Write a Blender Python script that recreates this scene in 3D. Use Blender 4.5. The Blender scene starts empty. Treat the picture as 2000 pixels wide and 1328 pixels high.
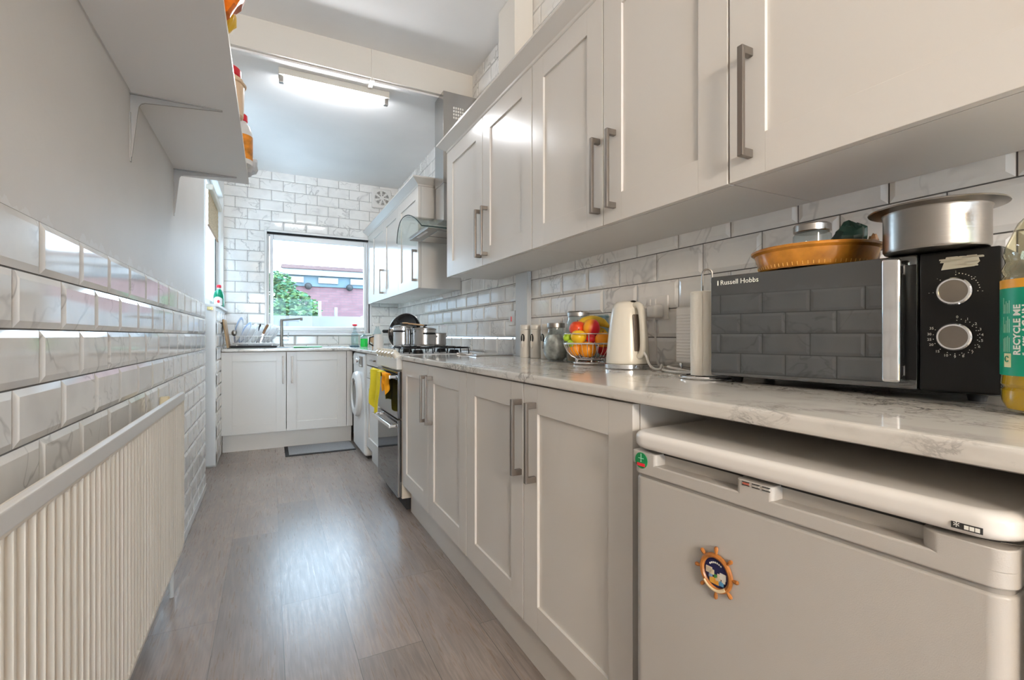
import bpy, bmesh, math, random
from mathutils import Vector, Matrix, noise
random.seed(7)
PI = math.pi
SC = bpy.context.scene
COL = SC.collection

# ------------------------------------------------------------------ camera, sky, exposure
cam_d = bpy.data.cameras.new('camera')
cam_d.sensor_width = 36.0
cam_d.lens = 925.7 / 2000 * 36.0
cam_d.shift_y = -8.2 / 2000
cam_d.clip_start = 0.02
cam_d.clip_end = 200
cam = bpy.data.objects.new('camera', cam_d)
cam.location = (0, 0, 1.034)
cam.rotation_euler = (PI / 2, 0, -math.radians(27.03))
COL.objects.link(cam)
SC.camera = cam

W = bpy.data.worlds.new('sky')
SC.world = W
W.use_nodes = True
bgn = W.node_tree.nodes['Background']
bgn.inputs[0].default_value = (0.64, 0.81, 1.0, 1)
bgn.inputs[1].default_value = 17.0

SC.view_settings.view_transform = 'Standard'
SC.view_settings.look = 'None'
SC.view_settings.exposure = 0.0
SC.view_settings.gamma = 1.0
SC.view_settings.use_curve_mapping = False
try:
    SC.cycles.max_bounces = 10
    SC.cycles.diffuse_bounces = 6
    SC.cycles.glossy_bounces = 5
    SC.cycles.transmission_bounces = 8
    SC.cycles.transparent_max_bounces = 16
    SC.cycles.sample_clamp_indirect = 6.0
    SC.cycles.caustics_reflective = False
    SC.cycles.caustics_refractive = False
except Exception:
    pass

FILL_EMIT = 215.0       # added globes behind the camera that fill the near half with light
TUBE_EMIT = 115.0       # fluorescent tube

# ------------------------------------------------------------------ materials
def nt(name):
    m = bpy.data.materials.new(name)
    m.use_nodes = True
    t = m.node_tree
    return m, t, t.nodes['Principled BSDF']

def N(t, kind, **kw):
    n = t.nodes.new(kind)
    for k, v in kw.items():
        if k.startswith('i_'):
            key = k[2:]
            key = int(key) if key.isdigit() else key
            n.inputs[key].default_value = v
        else:
            setattr(n, k, v)
    return n

def L(t, a, b):
    t.links.new(a, b)

def mat(name, col, rough=0.5, metal=0.0, spec=0.5, coat=0.0, emit=0.0, trans=0.0, ior=1.45,
        var=0.0, vscale=20.0, bump=0.0, bscale=200.0, sss=0.0, stretch=None, alpha=1.0):
    m, t, b = nt(name)
    b.inputs['Base Color'].default_value = (*col, 1)
    b.inputs['Roughness'].default_value = rough
    b.inputs['Metallic'].default_value = metal
    b.inputs['Specular IOR Level'].default_value = spec
    b.inputs['Coat Weight'].default_value = coat
    b.inputs['Coat Roughness'].default_value = 0.05
    b.inputs['IOR'].default_value = ior
    b.inputs['Transmission Weight'].default_value = trans
    b.inputs['Alpha'].default_value = alpha
    if emit:
        b.inputs['Emission Color'].default_value = (*col, 1)
        b.inputs['Emission Strength'].default_value = emit
    if var or bump:
        tc = N(t, 'ShaderNodeTexCoord')
        mp = N(t, 'ShaderNodeMapping')
        if stretch:
            mp.inputs['Scale'].default_value = stretch
        L(t, tc.outputs['Object'], mp.inputs[0])
        if var:
            nz = N(t, 'ShaderNodeTexNoise', i_Scale=vscale, i_Detail=4.0)
            L(t, mp.outputs[0], nz.inputs['Vector'])
            rp = N(t, 'ShaderNodeMapRange', i_1=0.3, i_2=0.7, i_3=1.0 - var, i_4=1.0 + var * 0.4)
            L(t, nz.outputs[0], rp.inputs[0])
            mx = N(t, 'ShaderNodeVectorMath', operation='SCALE')
            mx.inputs[0].default_value = col
            L(t, rp.outputs[0], mx.inputs['Scale'])
            L(t, mx.outputs[0], b.inputs['Base Color'])
        if bump:
            nb = N(t, 'ShaderNodeTexNoise', i_Scale=bscale, i_Detail=3.0)
            L(t, mp.outputs[0], nb.inputs['Vector'])
            bp = N(t, 'ShaderNodeBump', i_Strength=bump, i_Distance=0.002)
            L(t, nb.outputs[0], bp.inputs['Height'])
            L(t, bp.outputs[0], b.inputs['Normal'])
    return m

def ridge(t, vec, scale, detail, width, dist=0.6):
    """thin vein lines where a noise crosses its middle value -> 0..1"""
    nz = N(t, 'ShaderNodeTexNoise', i_Scale=scale, i_Detail=detail, i_Distortion=dist, i_Roughness=0.6)
    L(t, vec, nz.inputs['Vector'])
    s = N(t, 'ShaderNodeMath', operation='SUBTRACT', i_1=0.5)
    L(t, nz.outputs[0], s.inputs[0])
    a = N(t, 'ShaderNodeMath', operation='ABSOLUTE')
    L(t, s.outputs[0], a.inputs[0])
    r = N(t, 'ShaderNodeMapRange', i_1=0.0, i_2=width, i_3=1.0, i_4=0.0)
    L(t, a.outputs[0], r.inputs[0])
    return r.outputs[0]

def mul(t, a, b):
    m = N(t, 'ShaderNodeMath', operation='MULTIPLY')
    L(t, a, m.inputs[0])
    if isinstance(b, (int, float)):
        m.inputs[1].default_value = b
    else:
        L(t, b, m.inputs[1])
    return m.outputs[0]

def mixc(t, fac, a, b):
    m = N(t, 'ShaderNodeMix', data_type='RGBA')
    if isinstance(fac, (int, float)):
        m.inputs[0].default_value = fac
    else:
        L(t, fac, m.inputs[0])
    for v, i in ((a, 6), (b, 7)):
        if isinstance(v, tuple):
            m.inputs[i].default_value = (*v, 1)
        else:
            L(t, v, m.inputs[i])
    return m.outputs[2]

def mat_tile():
    m, t, b = nt('marble_tile_glaze')
    tc = N(t, 'ShaderNodeTexCoord')
    at = N(t, 'ShaderNodeAttribute', attribute_name='tid')
    v = N(t, 'ShaderNodeVectorMath', operation='MULTIPLY_ADD')
    L(t, at.outputs['Fac'], v.inputs[0])
    v.inputs[1].default_value = (31.0, 17.0, 53.0)
    L(t, tc.outputs['Object'], v.inputs[2])
    r1 = ridge(t, v.outputs[0], 5.0, 3.0, 0.022)
    msk = N(t, 'ShaderNodeTexNoise', i_Scale=4.0, i_Detail=1.0)
    L(t, v.outputs[0], msk.inputs['Vector'])
    mr = N(t, 'ShaderNodeMapRange', i_1=0.42, i_2=0.62)
    L(t, msk.outputs[0], mr.inputs[0])
    f = mul(t, r1, mr.outputs[0])
    cl = N(t, 'ShaderNodeTexNoise', i_Scale=9.0, i_Detail=3.0)
    L(t, v.outputs[0], cl.inputs['Vector'])
    cr = N(t, 'ShaderNodeMapRange', i_1=0.45, i_2=0.75, i_3=0.0, i_4=0.5)
    L(t, cl.outputs[0], cr.inputs[0])
    base = mixc(t, cr.outputs[0], (0.89, 0.875, 0.85), (0.70, 0.685, 0.675))
    L(t, mixc(t, mul(t, f, 0.5), base, (0.27, 0.26, 0.26)), b.inputs['Base Color'])
    b.inputs['Roughness'].default_value = 0.07
    b.inputs['Specular IOR Level'].default_value = 0.6
    return m

def mat_worktop():
    m, t, b = nt('marble_laminate')
    tc = N(t, 'ShaderNodeTexCoord')
    mp = N(t, 'ShaderNodeMapping')
    mp.inputs['Scale'].default_value = (1.0, 0.8, 1.6)
    L(t, tc.outputs['Object'], mp.inputs[0])
    r1 = ridge(t, mp.outputs[0], 8.0, 8.0, 0.022, 0.9)
    r2 = ridge(t, mp.outputs[0], 20.0, 8.0, 0.03, 0.6)
    k = N(t, 'ShaderNodeTexNoise', i_Scale=6.0, i_Detail=2.0)
    L(t, mp.outputs[0], k.inputs['Vector'])
    kr = N(t, 'ShaderNodeMapRange', i_1=0.45, i_2=0.62)
    L(t, k.outputs[0], kr.inputs[0])
    a = N(t, 'ShaderNodeMath', operation='MAXIMUM')
    L(t, mul(t, r1, mul(t, kr.outputs[0], 0.9)), a.inputs[0])
    L(t, mul(t, r2, mul(t, kr.outputs[0], 0.75)), a.inputs[1])
    cl = N(t, 'ShaderNodeTexNoise', i_Scale=12.0, i_Detail=4.0)
    L(t, mp.outputs[0], cl.inputs['Vector'])
    cr = N(t, 'ShaderNodeMapRange', i_1=0.5, i_2=0.8, i_3=0.0, i_4=0.5)
    L(t, cl.outputs[0], cr.inputs[0])
    base = mixc(t, cr.outputs[0], (0.74, 0.71, 0.66), (0.42, 0.39, 0.36))
    L(t, mixc(t, a.outputs[0], base, (0.17, 0.15, 0.135)), b.inputs['Base Color'])
    b.inputs['Roughness'].default_value = 0.1
    b.inputs['Specular IOR Level'].default_value = 0.6
    return m

def mat_floor():
    m, t, b = nt('grey_oak_vinyl')
    tc = N(t, 'ShaderNodeTexCoord')
    mp = N(t, 'ShaderNodeMapping')
    mp.inputs['Rotation'].default_value = (0, 0, PI / 2)
    mp.inputs['Location'].default_value = (0.35, -0.04, 0)
    L(t, tc.outputs['Object'], mp.inputs[0])
    br = N(t, 'ShaderNodeTexBrick', offset=0.37, i_Scale=1.0)
    br.inputs['Mortar Size'].default_value = 0.0012
    br.inputs['Mortar Smooth'].default_value = 0.2
    br.inputs['Brick Width'].default_value = 1.22
    br.inputs['Row Height'].default_value = 0.21
    br.inputs['Color1'].default_value = (0.0, 0.0, 0.0, 1)
    br.inputs['Color2'].default_value = (1, 1, 1, 1)
    L(t, mp.outputs[0], br.inputs['Vector'])
    # grain: stretched along the boards, shifted per board
    sh = N(t, 'ShaderNodeVectorMath', operation='MULTIPLY_ADD')
    L(t, br.outputs['Color'], sh.inputs[0])
    sh.inputs[1].default_value = (9.0, 5.0, 3.0)
    L(t, tc.outputs['Object'], sh.inputs[2])
    g = N(t, 'ShaderNodeMapping')
    g.inputs['Scale'].default_value = (1.0, 0.16, 1.0)
    L(t, sh.outputs[0], g.inputs[0])
    n1 = N(t, 'ShaderNodeTexNoise', i_Scale=5.5, i_Detail=3.0, i_Distortion=0.8)
    L(t, g.outputs[0], n1.inputs['Vector'])
    wv = N(t, 'ShaderNodeMath', operation='MULTIPLY', i_1=60.0)
    L(t, n1.outputs[0], wv.inputs[0])
    sn = N(t, 'ShaderNodeMath', operation='SINE')
    L(t, wv.outputs[0], sn.inputs[0])
    fr = N(t, 'ShaderNodeMapRange', i_1=-1.0, i_2=1.0, i_3=0.05, i_4=0.34)
    L(t, sn.outputs[0], fr.inputs[0])
    g2 = N(t, 'ShaderNodeMapping')
    g2.inputs['Scale'].default_value = (1.0, 0.05, 1.0)
    L(t, sh.outputs[0], g2.inputs[0])
    n2 = N(t, 'ShaderNodeTexNoise', i_Scale=140.0, i_Detail=3.0)
    L(t, g2.outputs[0], n2.inputs['Vector'])
    base = mixc(t, fr.outputs[0], (0.37, 0.295, 0.25), (0.15, 0.115, 0.095))
    fine = N(t, 'ShaderNodeMapRange', i_1=0.35, i_2=0.68, i_3=0.0, i_4=0.75)
    L(t, n2.outputs[0], fine.inputs[0])
    c2 = mixc(t, fine.outputs[0], base, (0.20, 0.17, 0.155))
    tone = N(t, 'ShaderNodeMapRange', i_1=0.0, i_2=1.0, i_3=0.82, i_4=1.12)
    L(t, br.outputs['Color'], tone.inputs[0])
    sc = N(t, 'ShaderNodeVectorMath', operation='SCALE')
    L(t, c2, sc.inputs[0])
    L(t, tone.outputs[0], sc.inputs['Scale'])
    L(t, mixc(t, br.outputs['Fac'], sc.outputs[0], (0.12, 0.10, 0.09)), b.inputs['Base Color'])
    rr = N(t, 'ShaderNodeMapRange', i_1=0.0, i_2=1.0, i_3=0.22, i_4=0.36)
    L(t, n2.outputs[0], rr.inputs[0])
    L(t, rr.outputs[0], b.inputs['Roughness'])
    b.inputs['Specular IOR Level'].default_value = 0.4
    bp = N(t, 'ShaderNodeBump', i_Strength=0.12, i_Distance=0.001)
    L(t, n2.outputs[0], bp.inputs['Height'])
    L(t, bp.outputs[0], b.inputs['Normal'])
    return m

def mat_plaster(name, col, tint):
    """painted plaster; a ragged strip of fresh filler just over the tile edge (z 1.25)"""
    m, t, b = nt(name)
    tc = N(t, 'ShaderNodeTexCoord')
    sp = N(t, 'ShaderNodeSeparateXYZ')
    L(t, tc.outputs['Object'], sp.inputs[0])
    nz = N(t, 'ShaderNodeTexNoise', i_Scale=3.0, i_Detail=5.0)
    L(t, tc.outputs['Object'], nz.inputs['Vector'])
    pat = mixc(t, nz.outputs[0], col, tint)
    mp = N(t, 'ShaderNodeMapping')
    mp.inputs['Scale'].default_value = (1.0, 1.0, 0.25)
    L(t, tc.outputs['Object'], mp.inputs[0])
    n2 = N(t, 'ShaderNodeTexNoise', i_Scale=16.0, i_Detail=4.0)
    L(t, mp.outputs[0], n2.inputs['Vector'])
    hh = N(t, 'ShaderNodeMapRange', i_1=0.46, i_2=0.74, i_3=1.25, i_4=1.29)
    L(t, n2.outputs[0], hh.inputs[0])
    lt = N(t, 'ShaderNodeMath', operation='LESS_THAN')
    L(t, sp.outputs[2], lt.inputs[0])
    L(t, hh.outputs[0], lt.inputs[1])
    L(t, mixc(t, mul(t, lt.outputs[0], 0.4), pat, (0.85, 0.85, 0.84)), b.inputs['Base Color'])
    b.inputs['Roughness'].default_value = 0.55
    n3 = N(t, 'ShaderNodeTexNoise', i_Scale=60.0, i_Detail=4.0)
    L(t, tc.outputs['Object'], n3.inputs['Vector'])
    bp = N(t, 'ShaderNodeBump', i_Strength=0.15, i_Distance=0.003)
    L(t, n3.outputs[0], bp.inputs['Height'])
    L(t, bp.outputs[0], b.inputs['Normal'])
    return m

def mat_glass(name, tint=(0.93, 0.97, 0.98), rough=0.0, gloss=1.0):
    """thin pane: clear transmission with a fresnel reflection"""
    m, t, b = nt(name)
    t.nodes.remove(b)
    out = t.nodes['Material Output']
    tr = N(t, 'ShaderNodeBsdfTransparent')
    tr.inputs[0].default_value = (*tint, 1)
    gl = N(t, 'ShaderNodeBsdfGlossy', i_Roughness=rough)
    lw = N(t, 'ShaderNodeLayerWeight', i_Blend=0.5)
    pw = N(t, 'ShaderNodeMath', operation='POWER', i_1=5.0)
    L(t, lw.outputs['Facing'], pw.inputs[0])
    sch = N(t, 'ShaderNodeMapRange', i_1=0.0, i_2=1.0, i_3=0.04, i_4=1.0)
    L(t, pw.outputs[0], sch.inputs[0])
    mx = N(t, 'ShaderNodeMixShader')
    L(t, mul(t, sch.outputs[0], gloss), mx.inputs[0])
    L(t, tr.outputs[0], mx.inputs[1])
    L(t, gl.outputs[0], mx.inputs[2])
    L(t, mx.outputs[0], out.inputs[0])
    return m

def mat_brick():
    m, t, b = nt('red_brick')
    tc = N(t, 'ShaderNodeTexCoord')
    mp = N(t, 'ShaderNodeMapping')
    mp.inputs['Rotation'].default_value = (PI / 2, 0, 0)
    L(t, tc.outputs['Object'], mp.inputs[0])
    br = N(t, 'ShaderNodeTexBrick', i_Scale=1.0)
    br.inputs['Brick Width'].default_value = 0.225
    br.inputs['Row Height'].default_value = 0.075
    br.inputs['Mortar Size'].default_value = 0.006
    br.inputs['Color1'].default_value = (0.150, 0.082, 0.088, 1)
    br.inputs['Color2'].default_value = (0.125, 0.068, 0.074, 1)
    br.inputs['Mortar'].default_value = (0.10, 0.075, 0.08, 1)
    L(t, mp.outputs[0], br.inputs['Vector'])
    L(t, br.outputs['Color'], b.inputs['Base Color'])
    b.inputs['Roughness'].default_value = 0.9
    b.inputs['Specular IOR Level'].default_value = 0.05
    return m

M_TILE = mat_tile()
M_GROUT = mat('grey_grout', (0.16, 0.155, 0.15), 0.9)
M_WT = mat_worktop()
M_FLOOR = mat_floor()
M_WALL = mat_plaster('painted_plaster', (0.80, 0.77, 0.73), (0.70, 0.67, 0.635))
M_CEIL = mat('white_ceiling_paint', (0.85, 0.84, 0.83), 0.8, var=0.05, vscale=2, bump=0.1, bscale=40)
M_STEP = mat('cream_paint', (0.70, 0.66, 0.60), 0.7, bump=0.2, bscale=150)
M_WHITE = mat('white_gloss_paint', (0.78, 0.77, 0.75), 0.3)
M_UPVC = mat('white_upvc', (0.90, 0.91, 0.92), 0.25)
M_CAB = mat('light_grey_cabinet_paint', (0.69, 0.66, 0.62), 0.24, spec=0.45)
M_CABIN = mat('cabinet_carcass_board', (0.70, 0.68, 0.65), 0.4)
M_CABEDGE = mat('warm_grey_edging', (0.52, 0.45, 0.38), 0.4)
M_HANDLE = mat('brushed_nickel', (0.235, 0.205, 0.18), 0.36, metal=0.75, bump=0.05, bscale=400)
M_CHROME = mat('chrome', (0.82, 0.83, 0.85), 0.08, metal=1.0)
M_STEEL = mat('stainless_steel', (0.50, 0.48, 0.46), 0.22, metal=1.0, bump=0.06, bscale=300, stretch=(1, 1, 0.04))
M_STEELD = mat('dull_steel', (0.36, 0.34, 0.32), 0.35, metal=1.0)
M_POT = mat('brushed_pot_steel', (0.33, 0.31, 0.29), 0.28, metal=1.0, bump=0.25, bscale=160, stretch=(0.03, 0.03, 1))
M_BLACK = mat('black_plastic', (0.010, 0.010, 0.011), 0.3, spec=0.3)
M_BLKG = mat('black_gloss', (0.012, 0.012, 0.014), 0.04, spec=0.8)
M_MWDOOR = mat('dark_mirror_glass', (0.03, 0.033, 0.036), 0.02, spec=0.9, ior=1.75)
M_OVEN = mat('dark_oven_glass', (0.02, 0.02, 0.022), 0.03, spec=1.0, ior=1.7)
M_DARK = mat('dark_rubber', (0.02, 0.02, 0.022), 0.7)
M_APPL = mat('white_appliance_enamel', (0.74, 0.73, 0.71), 0.22)
M_FRIDGE = mat('grey_white_fridge_coat', (0.47, 0.44, 0.405), 0.35, bump=0.15, bscale=700)
M_FRIDGEL = mat('white_fridge_plastic', (0.76, 0.73, 0.69), 0.16)
M_RAD = mat('cream_radiator_enamel', (0.76, 0.70, 0.61), 0.4)
M_RADW = mat('white_radiator_top', (0.76, 0.75, 0.73), 0.3)
M_SHELF = mat('white_melamine', (0.84, 0.83, 0.82), 0.35)
M_EDGE = mat('white_shelf_edging', (0.85, 0.83, 0.8), 0.4)
M_CREAM = mat('cream_plastic', (0.76, 0.72, 0.63), 0.25)
M_PAPER = mat('paper_towel', (0.84, 0.80, 0.72), 0.95, bump=0.5, bscale=120)
M_CERAM = mat('stone_ceramic', (0.66, 0.63, 0.58), 0.3)
M_WHITEP = mat('white_plastic', (0.80, 0.78, 0.75), 0.3)
M_GLASS = mat_glass('window_glass', gloss=0.3)
M_HGLASS = mat_glass('hood_glass', (0.90, 0.95, 0.95), 0.02, 1.0)
M_JGLASS = mat_glass('jar_glass', (0.86, 0.92, 0.93), 0.03, 1.6)
M_PET = mat_glass('clear_plastic', (0.88, 0.86, 0.72), 0.06, 1.6)
M_PETC = mat_glass('clear_spray_plastic', (0.80, 0.88, 0.90), 0.1, 1.2)
M_OIL = mat('cooking_oil', (0.78, 0.50, 0.03), 0.1, trans=0.35, ior=1.2)
M_LABELG = mat('green_label', (0.0, 0.30, 0.17), 0.35)
M_LABELO = mat('orange_label', (0.80, 0.36, 0.02), 0.35)
M_INK = mat('white_print', (0.85, 0.84, 0.78), 0.5)
M_INKD = mat('dark_print', (0.03, 0.03, 0.03), 0.5)
M_INKT = mat('pale_green_print', (0.40, 0.68, 0.52), 0.5)
M_RED = mat('red_plastic', (0.72, 0.02, 0.04), 0.3)
M_GREEN = mat('green_sticker', (0.01, 0.22, 0.07), 0.35)
M_GREENC = mat('green_cutting_plastic', (0.20, 0.62, 0.30), 0.4)
M_SOAP = mat('green_liquid_soap', (0.02, 0.62, 0.08), 0.15, trans=0.2)
M_DISHSOAP = mat('dark_green_bottle', (0.0, 0.20, 0.10), 0.15)
M_YELLOW = mat('yellow_cloth', (0.86, 0.68, 0.02), 0.9, bump=0.5, bscale=250, var=0.12, vscale=14)
M_ORANGEC = mat('orange_cloth', (0.86, 0.36, 0.01), 0.9, bump=0.5, bscale=250)
M_BAG = mat('orange_bag_film', (0.86, 0.20, 0.01), 0.3, var=0.45, vscale=22)
M_BAGY = mat('yellow_bag_film', (0.90, 0.55, 0.02), 0.3)
M_PEACH = mat('peach_plastic', (0.80, 0.58, 0.38), 0.3)
M_DISH = mat('amber_glass_dish', (0.60, 0.24, 0.03), 0.2, var=0.7, vscale=16, spec=0.6)
M_WOOD = mat('plain_wood', (0.50, 0.32, 0.17), 0.55, var=0.25, vscale=20, stretch=(1, 1, 0.15))
M_WOODD = mat('brown_wood', (0.24, 0.12, 0.05), 0.5, var=0.25, vscale=30)
M_MATG = mat('grey_mat_pile', (0.34, 0.33, 0.33), 0.95, var=0.4, vscale=220, bump=0.6, bscale=400)
M_BLIND = mat('beige_woven_blind', (0.62, 0.47, 0.30), 0.9, var=0.35, vscale=30, stretch=(1, 1, 8))
M_PLATE = mat('white_glazed_plate', (0.88, 0.88, 0.88), 0.12)
M_PLATEB = mat('blue_rim_glaze', (0.40, 0.50, 0.70), 0.15)
M_TUBE = mat('lit_tube', (0.95, 0.97, 1.0), 0.4, emit=TUBE_EMIT)
M_FILL = mat('fill_globe', (1.0, 0.87, 0.72), 0.4, emit=FILL_EMIT)
M_BATTEN = mat('cream_batten', (0.62, 0.59, 0.53), 0.45)
M_BRASS = mat('brass', (0.62, 0.50, 0.25), 0.35, metal=1.0)
M_BANANA = mat('banana_skin', (0.74, 0.50, 0.04), 0.5, var=0.45, vscale=18)
M_APPLE = mat('red_apple_skin', (0.80, 0.08, 0.02), 0.3, var=0.3, vscale=15)
M_ORANGE = mat('orange_peel', (0.92, 0.32, 0.01), 0.4, bump=0.4, bscale=140)
M_LEMON = mat('yellow_orange_peel', (0.88, 0.52, 0.02), 0.35, bump=0.3, bscale=120)
M_LIME = mat('lime_peel', (0.42, 0.62, 0.03), 0.4, bump=0.3, bscale=140)
M_DRED = mat('dark_red_skin', (0.62, 0.02, 0.03), 0.3)
def mat_mango():
    m, t, b = nt('mango_skin')
    ge = N(t, 'ShaderNodeNewGeometry')
    sp = N(t, 'ShaderNodeVectorMath', operation='DOT_PRODUCT')
    sp.inputs[1].default_value = (0.80, -0.60, -0.35)
    L(t, ge.outputs['Normal'], sp.inputs[0])
    r = N(t, 'ShaderNodeMapRange', i_1=-0.25, i_2=0.30)
    L(t, sp.outputs['Value'], r.inputs[0])
    L(t, mixc(t, r.outputs[0], (0.92, 0.40, 0.02), (0.72, 0.02, 0.04)), b.inputs['Base Color'])
    b.inputs['Roughness'].default_value = 0.3
    return m
M_MANGO = mat_mango()
M_NUTS = mat('foil_tea_packets', (0.80, 0.78, 0.75), 0.25, metal=0.15, var=0.6, vscale=26, bump=1.0, bscale=30)
M_GRAIN = mat('brown_dry_food', (0.34, 0.23, 0.12), 0.8, var=0.5, vscale=60)
M_NAVY = mat('navy_enamel', (0.012, 0.012, 0.07), 0.3)
M_MAGW = mat('orange_wood_resin', (0.42, 0.15, 0.03), 0.35, var=0.4, vscale=60)
M_ROPE = mat('pale_rope_resin', (0.74, 0.58, 0.36), 0.5)
M_LEAF = mat('garden_leaves', (0.060, 0.15, 0.085), 0.7, spec=0.03, var=0.5, vscale=6)
M_LEAFL = mat('light_garden_leaves', (0.12, 0.22, 0.085), 0.7, spec=0.03, var=0.4, vscale=6)
M_BRICK = mat_brick()
M_FASCIA = mat('pale_blue_cladding', (0.085, 0.115, 0.13), 0.6, spec=0.03)
M_EXTW = mat('white_render', (0.22, 0.22, 0.22), 0.8, spec=0.03)
M_ROOF = mat('red_roof_tile', (0.055, 0.030, 0.028), 0.8, spec=0.02)
M_PAVE = mat('pale_paving', (0.42, 0.42, 0.42), 0.9, spec=0.03, var=0.15, vscale=3)
M_GREENSIGN = mat('green_bin_bag', (0.004, 0.018, 0.013), 0.35)

# ------------------------------------------------------------------ mesh builder
class MB:
    def __init__(self):
        self.bm = bmesh.new()
        self.mi = 0
    def _new(self, old):
        fs = [f for f in self.bm.faces if f not in old]
        for f in fs:
            f.material_index = self.mi
        return fs
    def box(self, x0, x1, y0, y1, z0, z1, b=0.0, seg=2):
        old = set(self.bm.faces)
        r = bmesh.ops.create_cube(self.bm, size=1.0)
        vs = r['verts']
        for v in vs:
            v.co = Vector((x0 + (v.co.x + .5) * (x1 - x0), y0 + (v.co.y + .5) * (y1 - y0), z0 + (v.co.z + .5) * (z1 - z0)))
        if b > 0:
            es = {e for v in vs for e in v.link_edges}
            b = min(b, 0.49 * min(abs(x1 - x0), abs(y1 - y0), abs(z1 - z0)))
            bmesh.ops.bevel(self.bm, geom=list(es), offset=b, segments=seg, profile=0.5, affect='EDGES')
        self._new(old)
        return self
    def lathe(self, prof, c=(0, 0, 0), seg=32, axis=(0, 0, 1), cap=True, sy=1.0, a0=0.0):
        old = set(self.bm.faces)
        ax = Vector(axis).normalized()
        q = Vector((0, 0, 1)).rotation_difference(ax).to_matrix()
        c = Vector(c)
        rings = []
        for r, z in prof:
            if r < 1e-6:
                rings.append([self.bm.verts.new(c + q @ Vector((0, 0, z)))])
            else:
                rings.append([self.bm.verts.new(c + q @ Vector((r * math.cos(a0 + 2 * PI * k / seg), sy * r * math.sin(a0 + 2 * PI * k / seg), z))) for k in range(seg)])
        for a, b in zip(rings, rings[1:]):
            for k in range(seg):
                k2 = (k + 1) % seg
                if len(a) == 1 and len(b) == 1:
                    break
                if len(a) == 1:
                    self.bm.faces.new((a[0], b[k2], b[k]))
                elif len(b) == 1:
                    self.bm.faces.new((a[k], a[k2], b[0]))
                else:
                    self.bm.faces.new((a[k], a[k2], b[k2], b[k]))
        if cap:
            if len(rings[0]) > 1:
                self.bm.faces.new(list(reversed(rings[0])))
            if len(rings[-1]) > 1:
                self.bm.faces.new(rings[-1])
        self._new(old)
        return self
    def cyl(self, p0, p1, r0, r1=None, seg=20, b=0.0):
        r1 = r0 if r1 is None else r1
        p0 = Vector(p0); p1 = Vector(p1)
        h = (p1 - p0).length
        if b > 0:
            prof = [(r0 - b, 0), (r0 - b * .3, b * .3), (r0, b), (r1, h - b), (r1 - b * .3, h - b * .3), (r1 - b, h)]
        else:
            prof = [(r0, 0), (r1, h)]
        return self.lathe(prof, p0, seg, p1 - p0)
    def tube(self, pts, r, seg=8, closed=False):
        old = set(self.bm.faces)
        pts = [Vector(p) for p in pts]
        n = len(pts)
        rings = []
        up = None
        for i, p in enumerate(pts):
            if closed:
                t = (pts[(i + 1) % n] - pts[i - 1]).normalized()
            else:
                t = (pts[min(i + 1, n - 1)] - pts[max(i - 1, 0)]).normalized()
            if up is None:
                up = t.orthogonal().normalized()
            up = (up - t * up.dot(t))
            up = up.normalized() if up.length > 1e-6 else t.orthogonal().normalized()
            s = t.cross(up)
            rr = r[i] if isinstance(r, (list, tuple)) else r
            rings.append([self.bm.verts.new(p + rr * (math.cos(2 * PI * k / seg) * up + math.sin(2 * PI * k / seg) * s)) for k in range(seg)])
        prs = list(zip(rings, rings[1:]))
        if closed:
            # align the last ring with the first one
            a, bq = rings[-1], rings[0]
            best = min(range(seg), key=lambda o: sum((a[k].co - bq[(k + o) % seg].co).length for k in range(seg)))
            prs.append((a, [bq[(k + best) % seg] for k in range(seg)]))
        for a, b in prs:
            for k in range(seg):
                k2 = (k + 1) % seg
                self.bm.faces.new((a[k], a[k2], b[k2], b[k]))
        if not closed:
            self.bm.faces.new(list(reversed(rings[0])))
            self.bm.faces.new(rings[-1])
        self._new(old)
        return self
    def ball(self, c, rx, ry=None, rz=None, seg=24, rot=None):
        old = set(self.bm.faces)
        ry = rx if ry is None else ry
        rz = rx if rz is None else rz
        r = bmesh.ops.create_uvsphere(self.bm, u_segments=seg, v_segments=max(8, seg // 2), radius=1.0)
        for v in r['verts']:
            p = Vector((v.co.x * rx, v.co.y * ry, v.co.z * rz))
            if rot:
                p = rot @ p
            v.co = p + Vector(c)
        self._new(old)
        return self
    def prism(self, pts, f0, f1, b=0.0):
        """closed outline pts (2-D); f0, f1 map a 2-D point to 3-D for the two ends"""
        old = set(self.bm.faces)
        a = [self.bm.verts.new(f0(p)) for p in pts]
        c = [self.bm.verts.new(f1(p)) for p in pts]
        n = len(pts)
        self.bm.faces.new(a)
        self.bm.faces.new(list(reversed(c)))
        for k in range(n):
            self.bm.faces.new((a[k], c[k], c[(k + 1) % n], a[(k + 1) % n]))
        fs = self._new(old)
        bmesh.ops.recalc_face_normals(self.bm, faces=fs)
        if b > 0:
            es = {e for v in a + c for e in v.link_edges}
            bmesh.ops.bevel(self.bm, geom=list(es), offset=b, segments=2, profile=0.5, affect='EDGES')
            self._new(old)
        return self
    def grid(self, f, nu, nv, thick=0.0, closed_u=False):
        """surface f(u,v) u,v in 0..1, optionally solidified by thick along normals"""
        old = set(self.bm.faces)
        V = [[self.bm.verts.new(f(i / nu, j / nv)) for j in range(nv + 1)] for i in range(nu + (0 if closed_u else 1))]
        m = len(V)
        for i in range(nu):
            for j in range(nv):
                self.bm.faces.new((V[i][j], V[(i + 1) % m][j], V[(i + 1) % m][j + 1], V[i][j + 1]))
        fs = self._new(old)
        if thick:
            bmesh.ops.recalc_face_normals(self.bm, faces=fs)
            bmesh.ops.solidify(self.bm, geom=fs, thickness=thick)
            self._new(old)
        return self
    def quad(self, a, b, c, d):
        old = set(self.bm.faces)
        self.bm.faces.new([self.bm.verts.new(p) for p in (a, b, c, d)])
        self._new(old)
        return self
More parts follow.
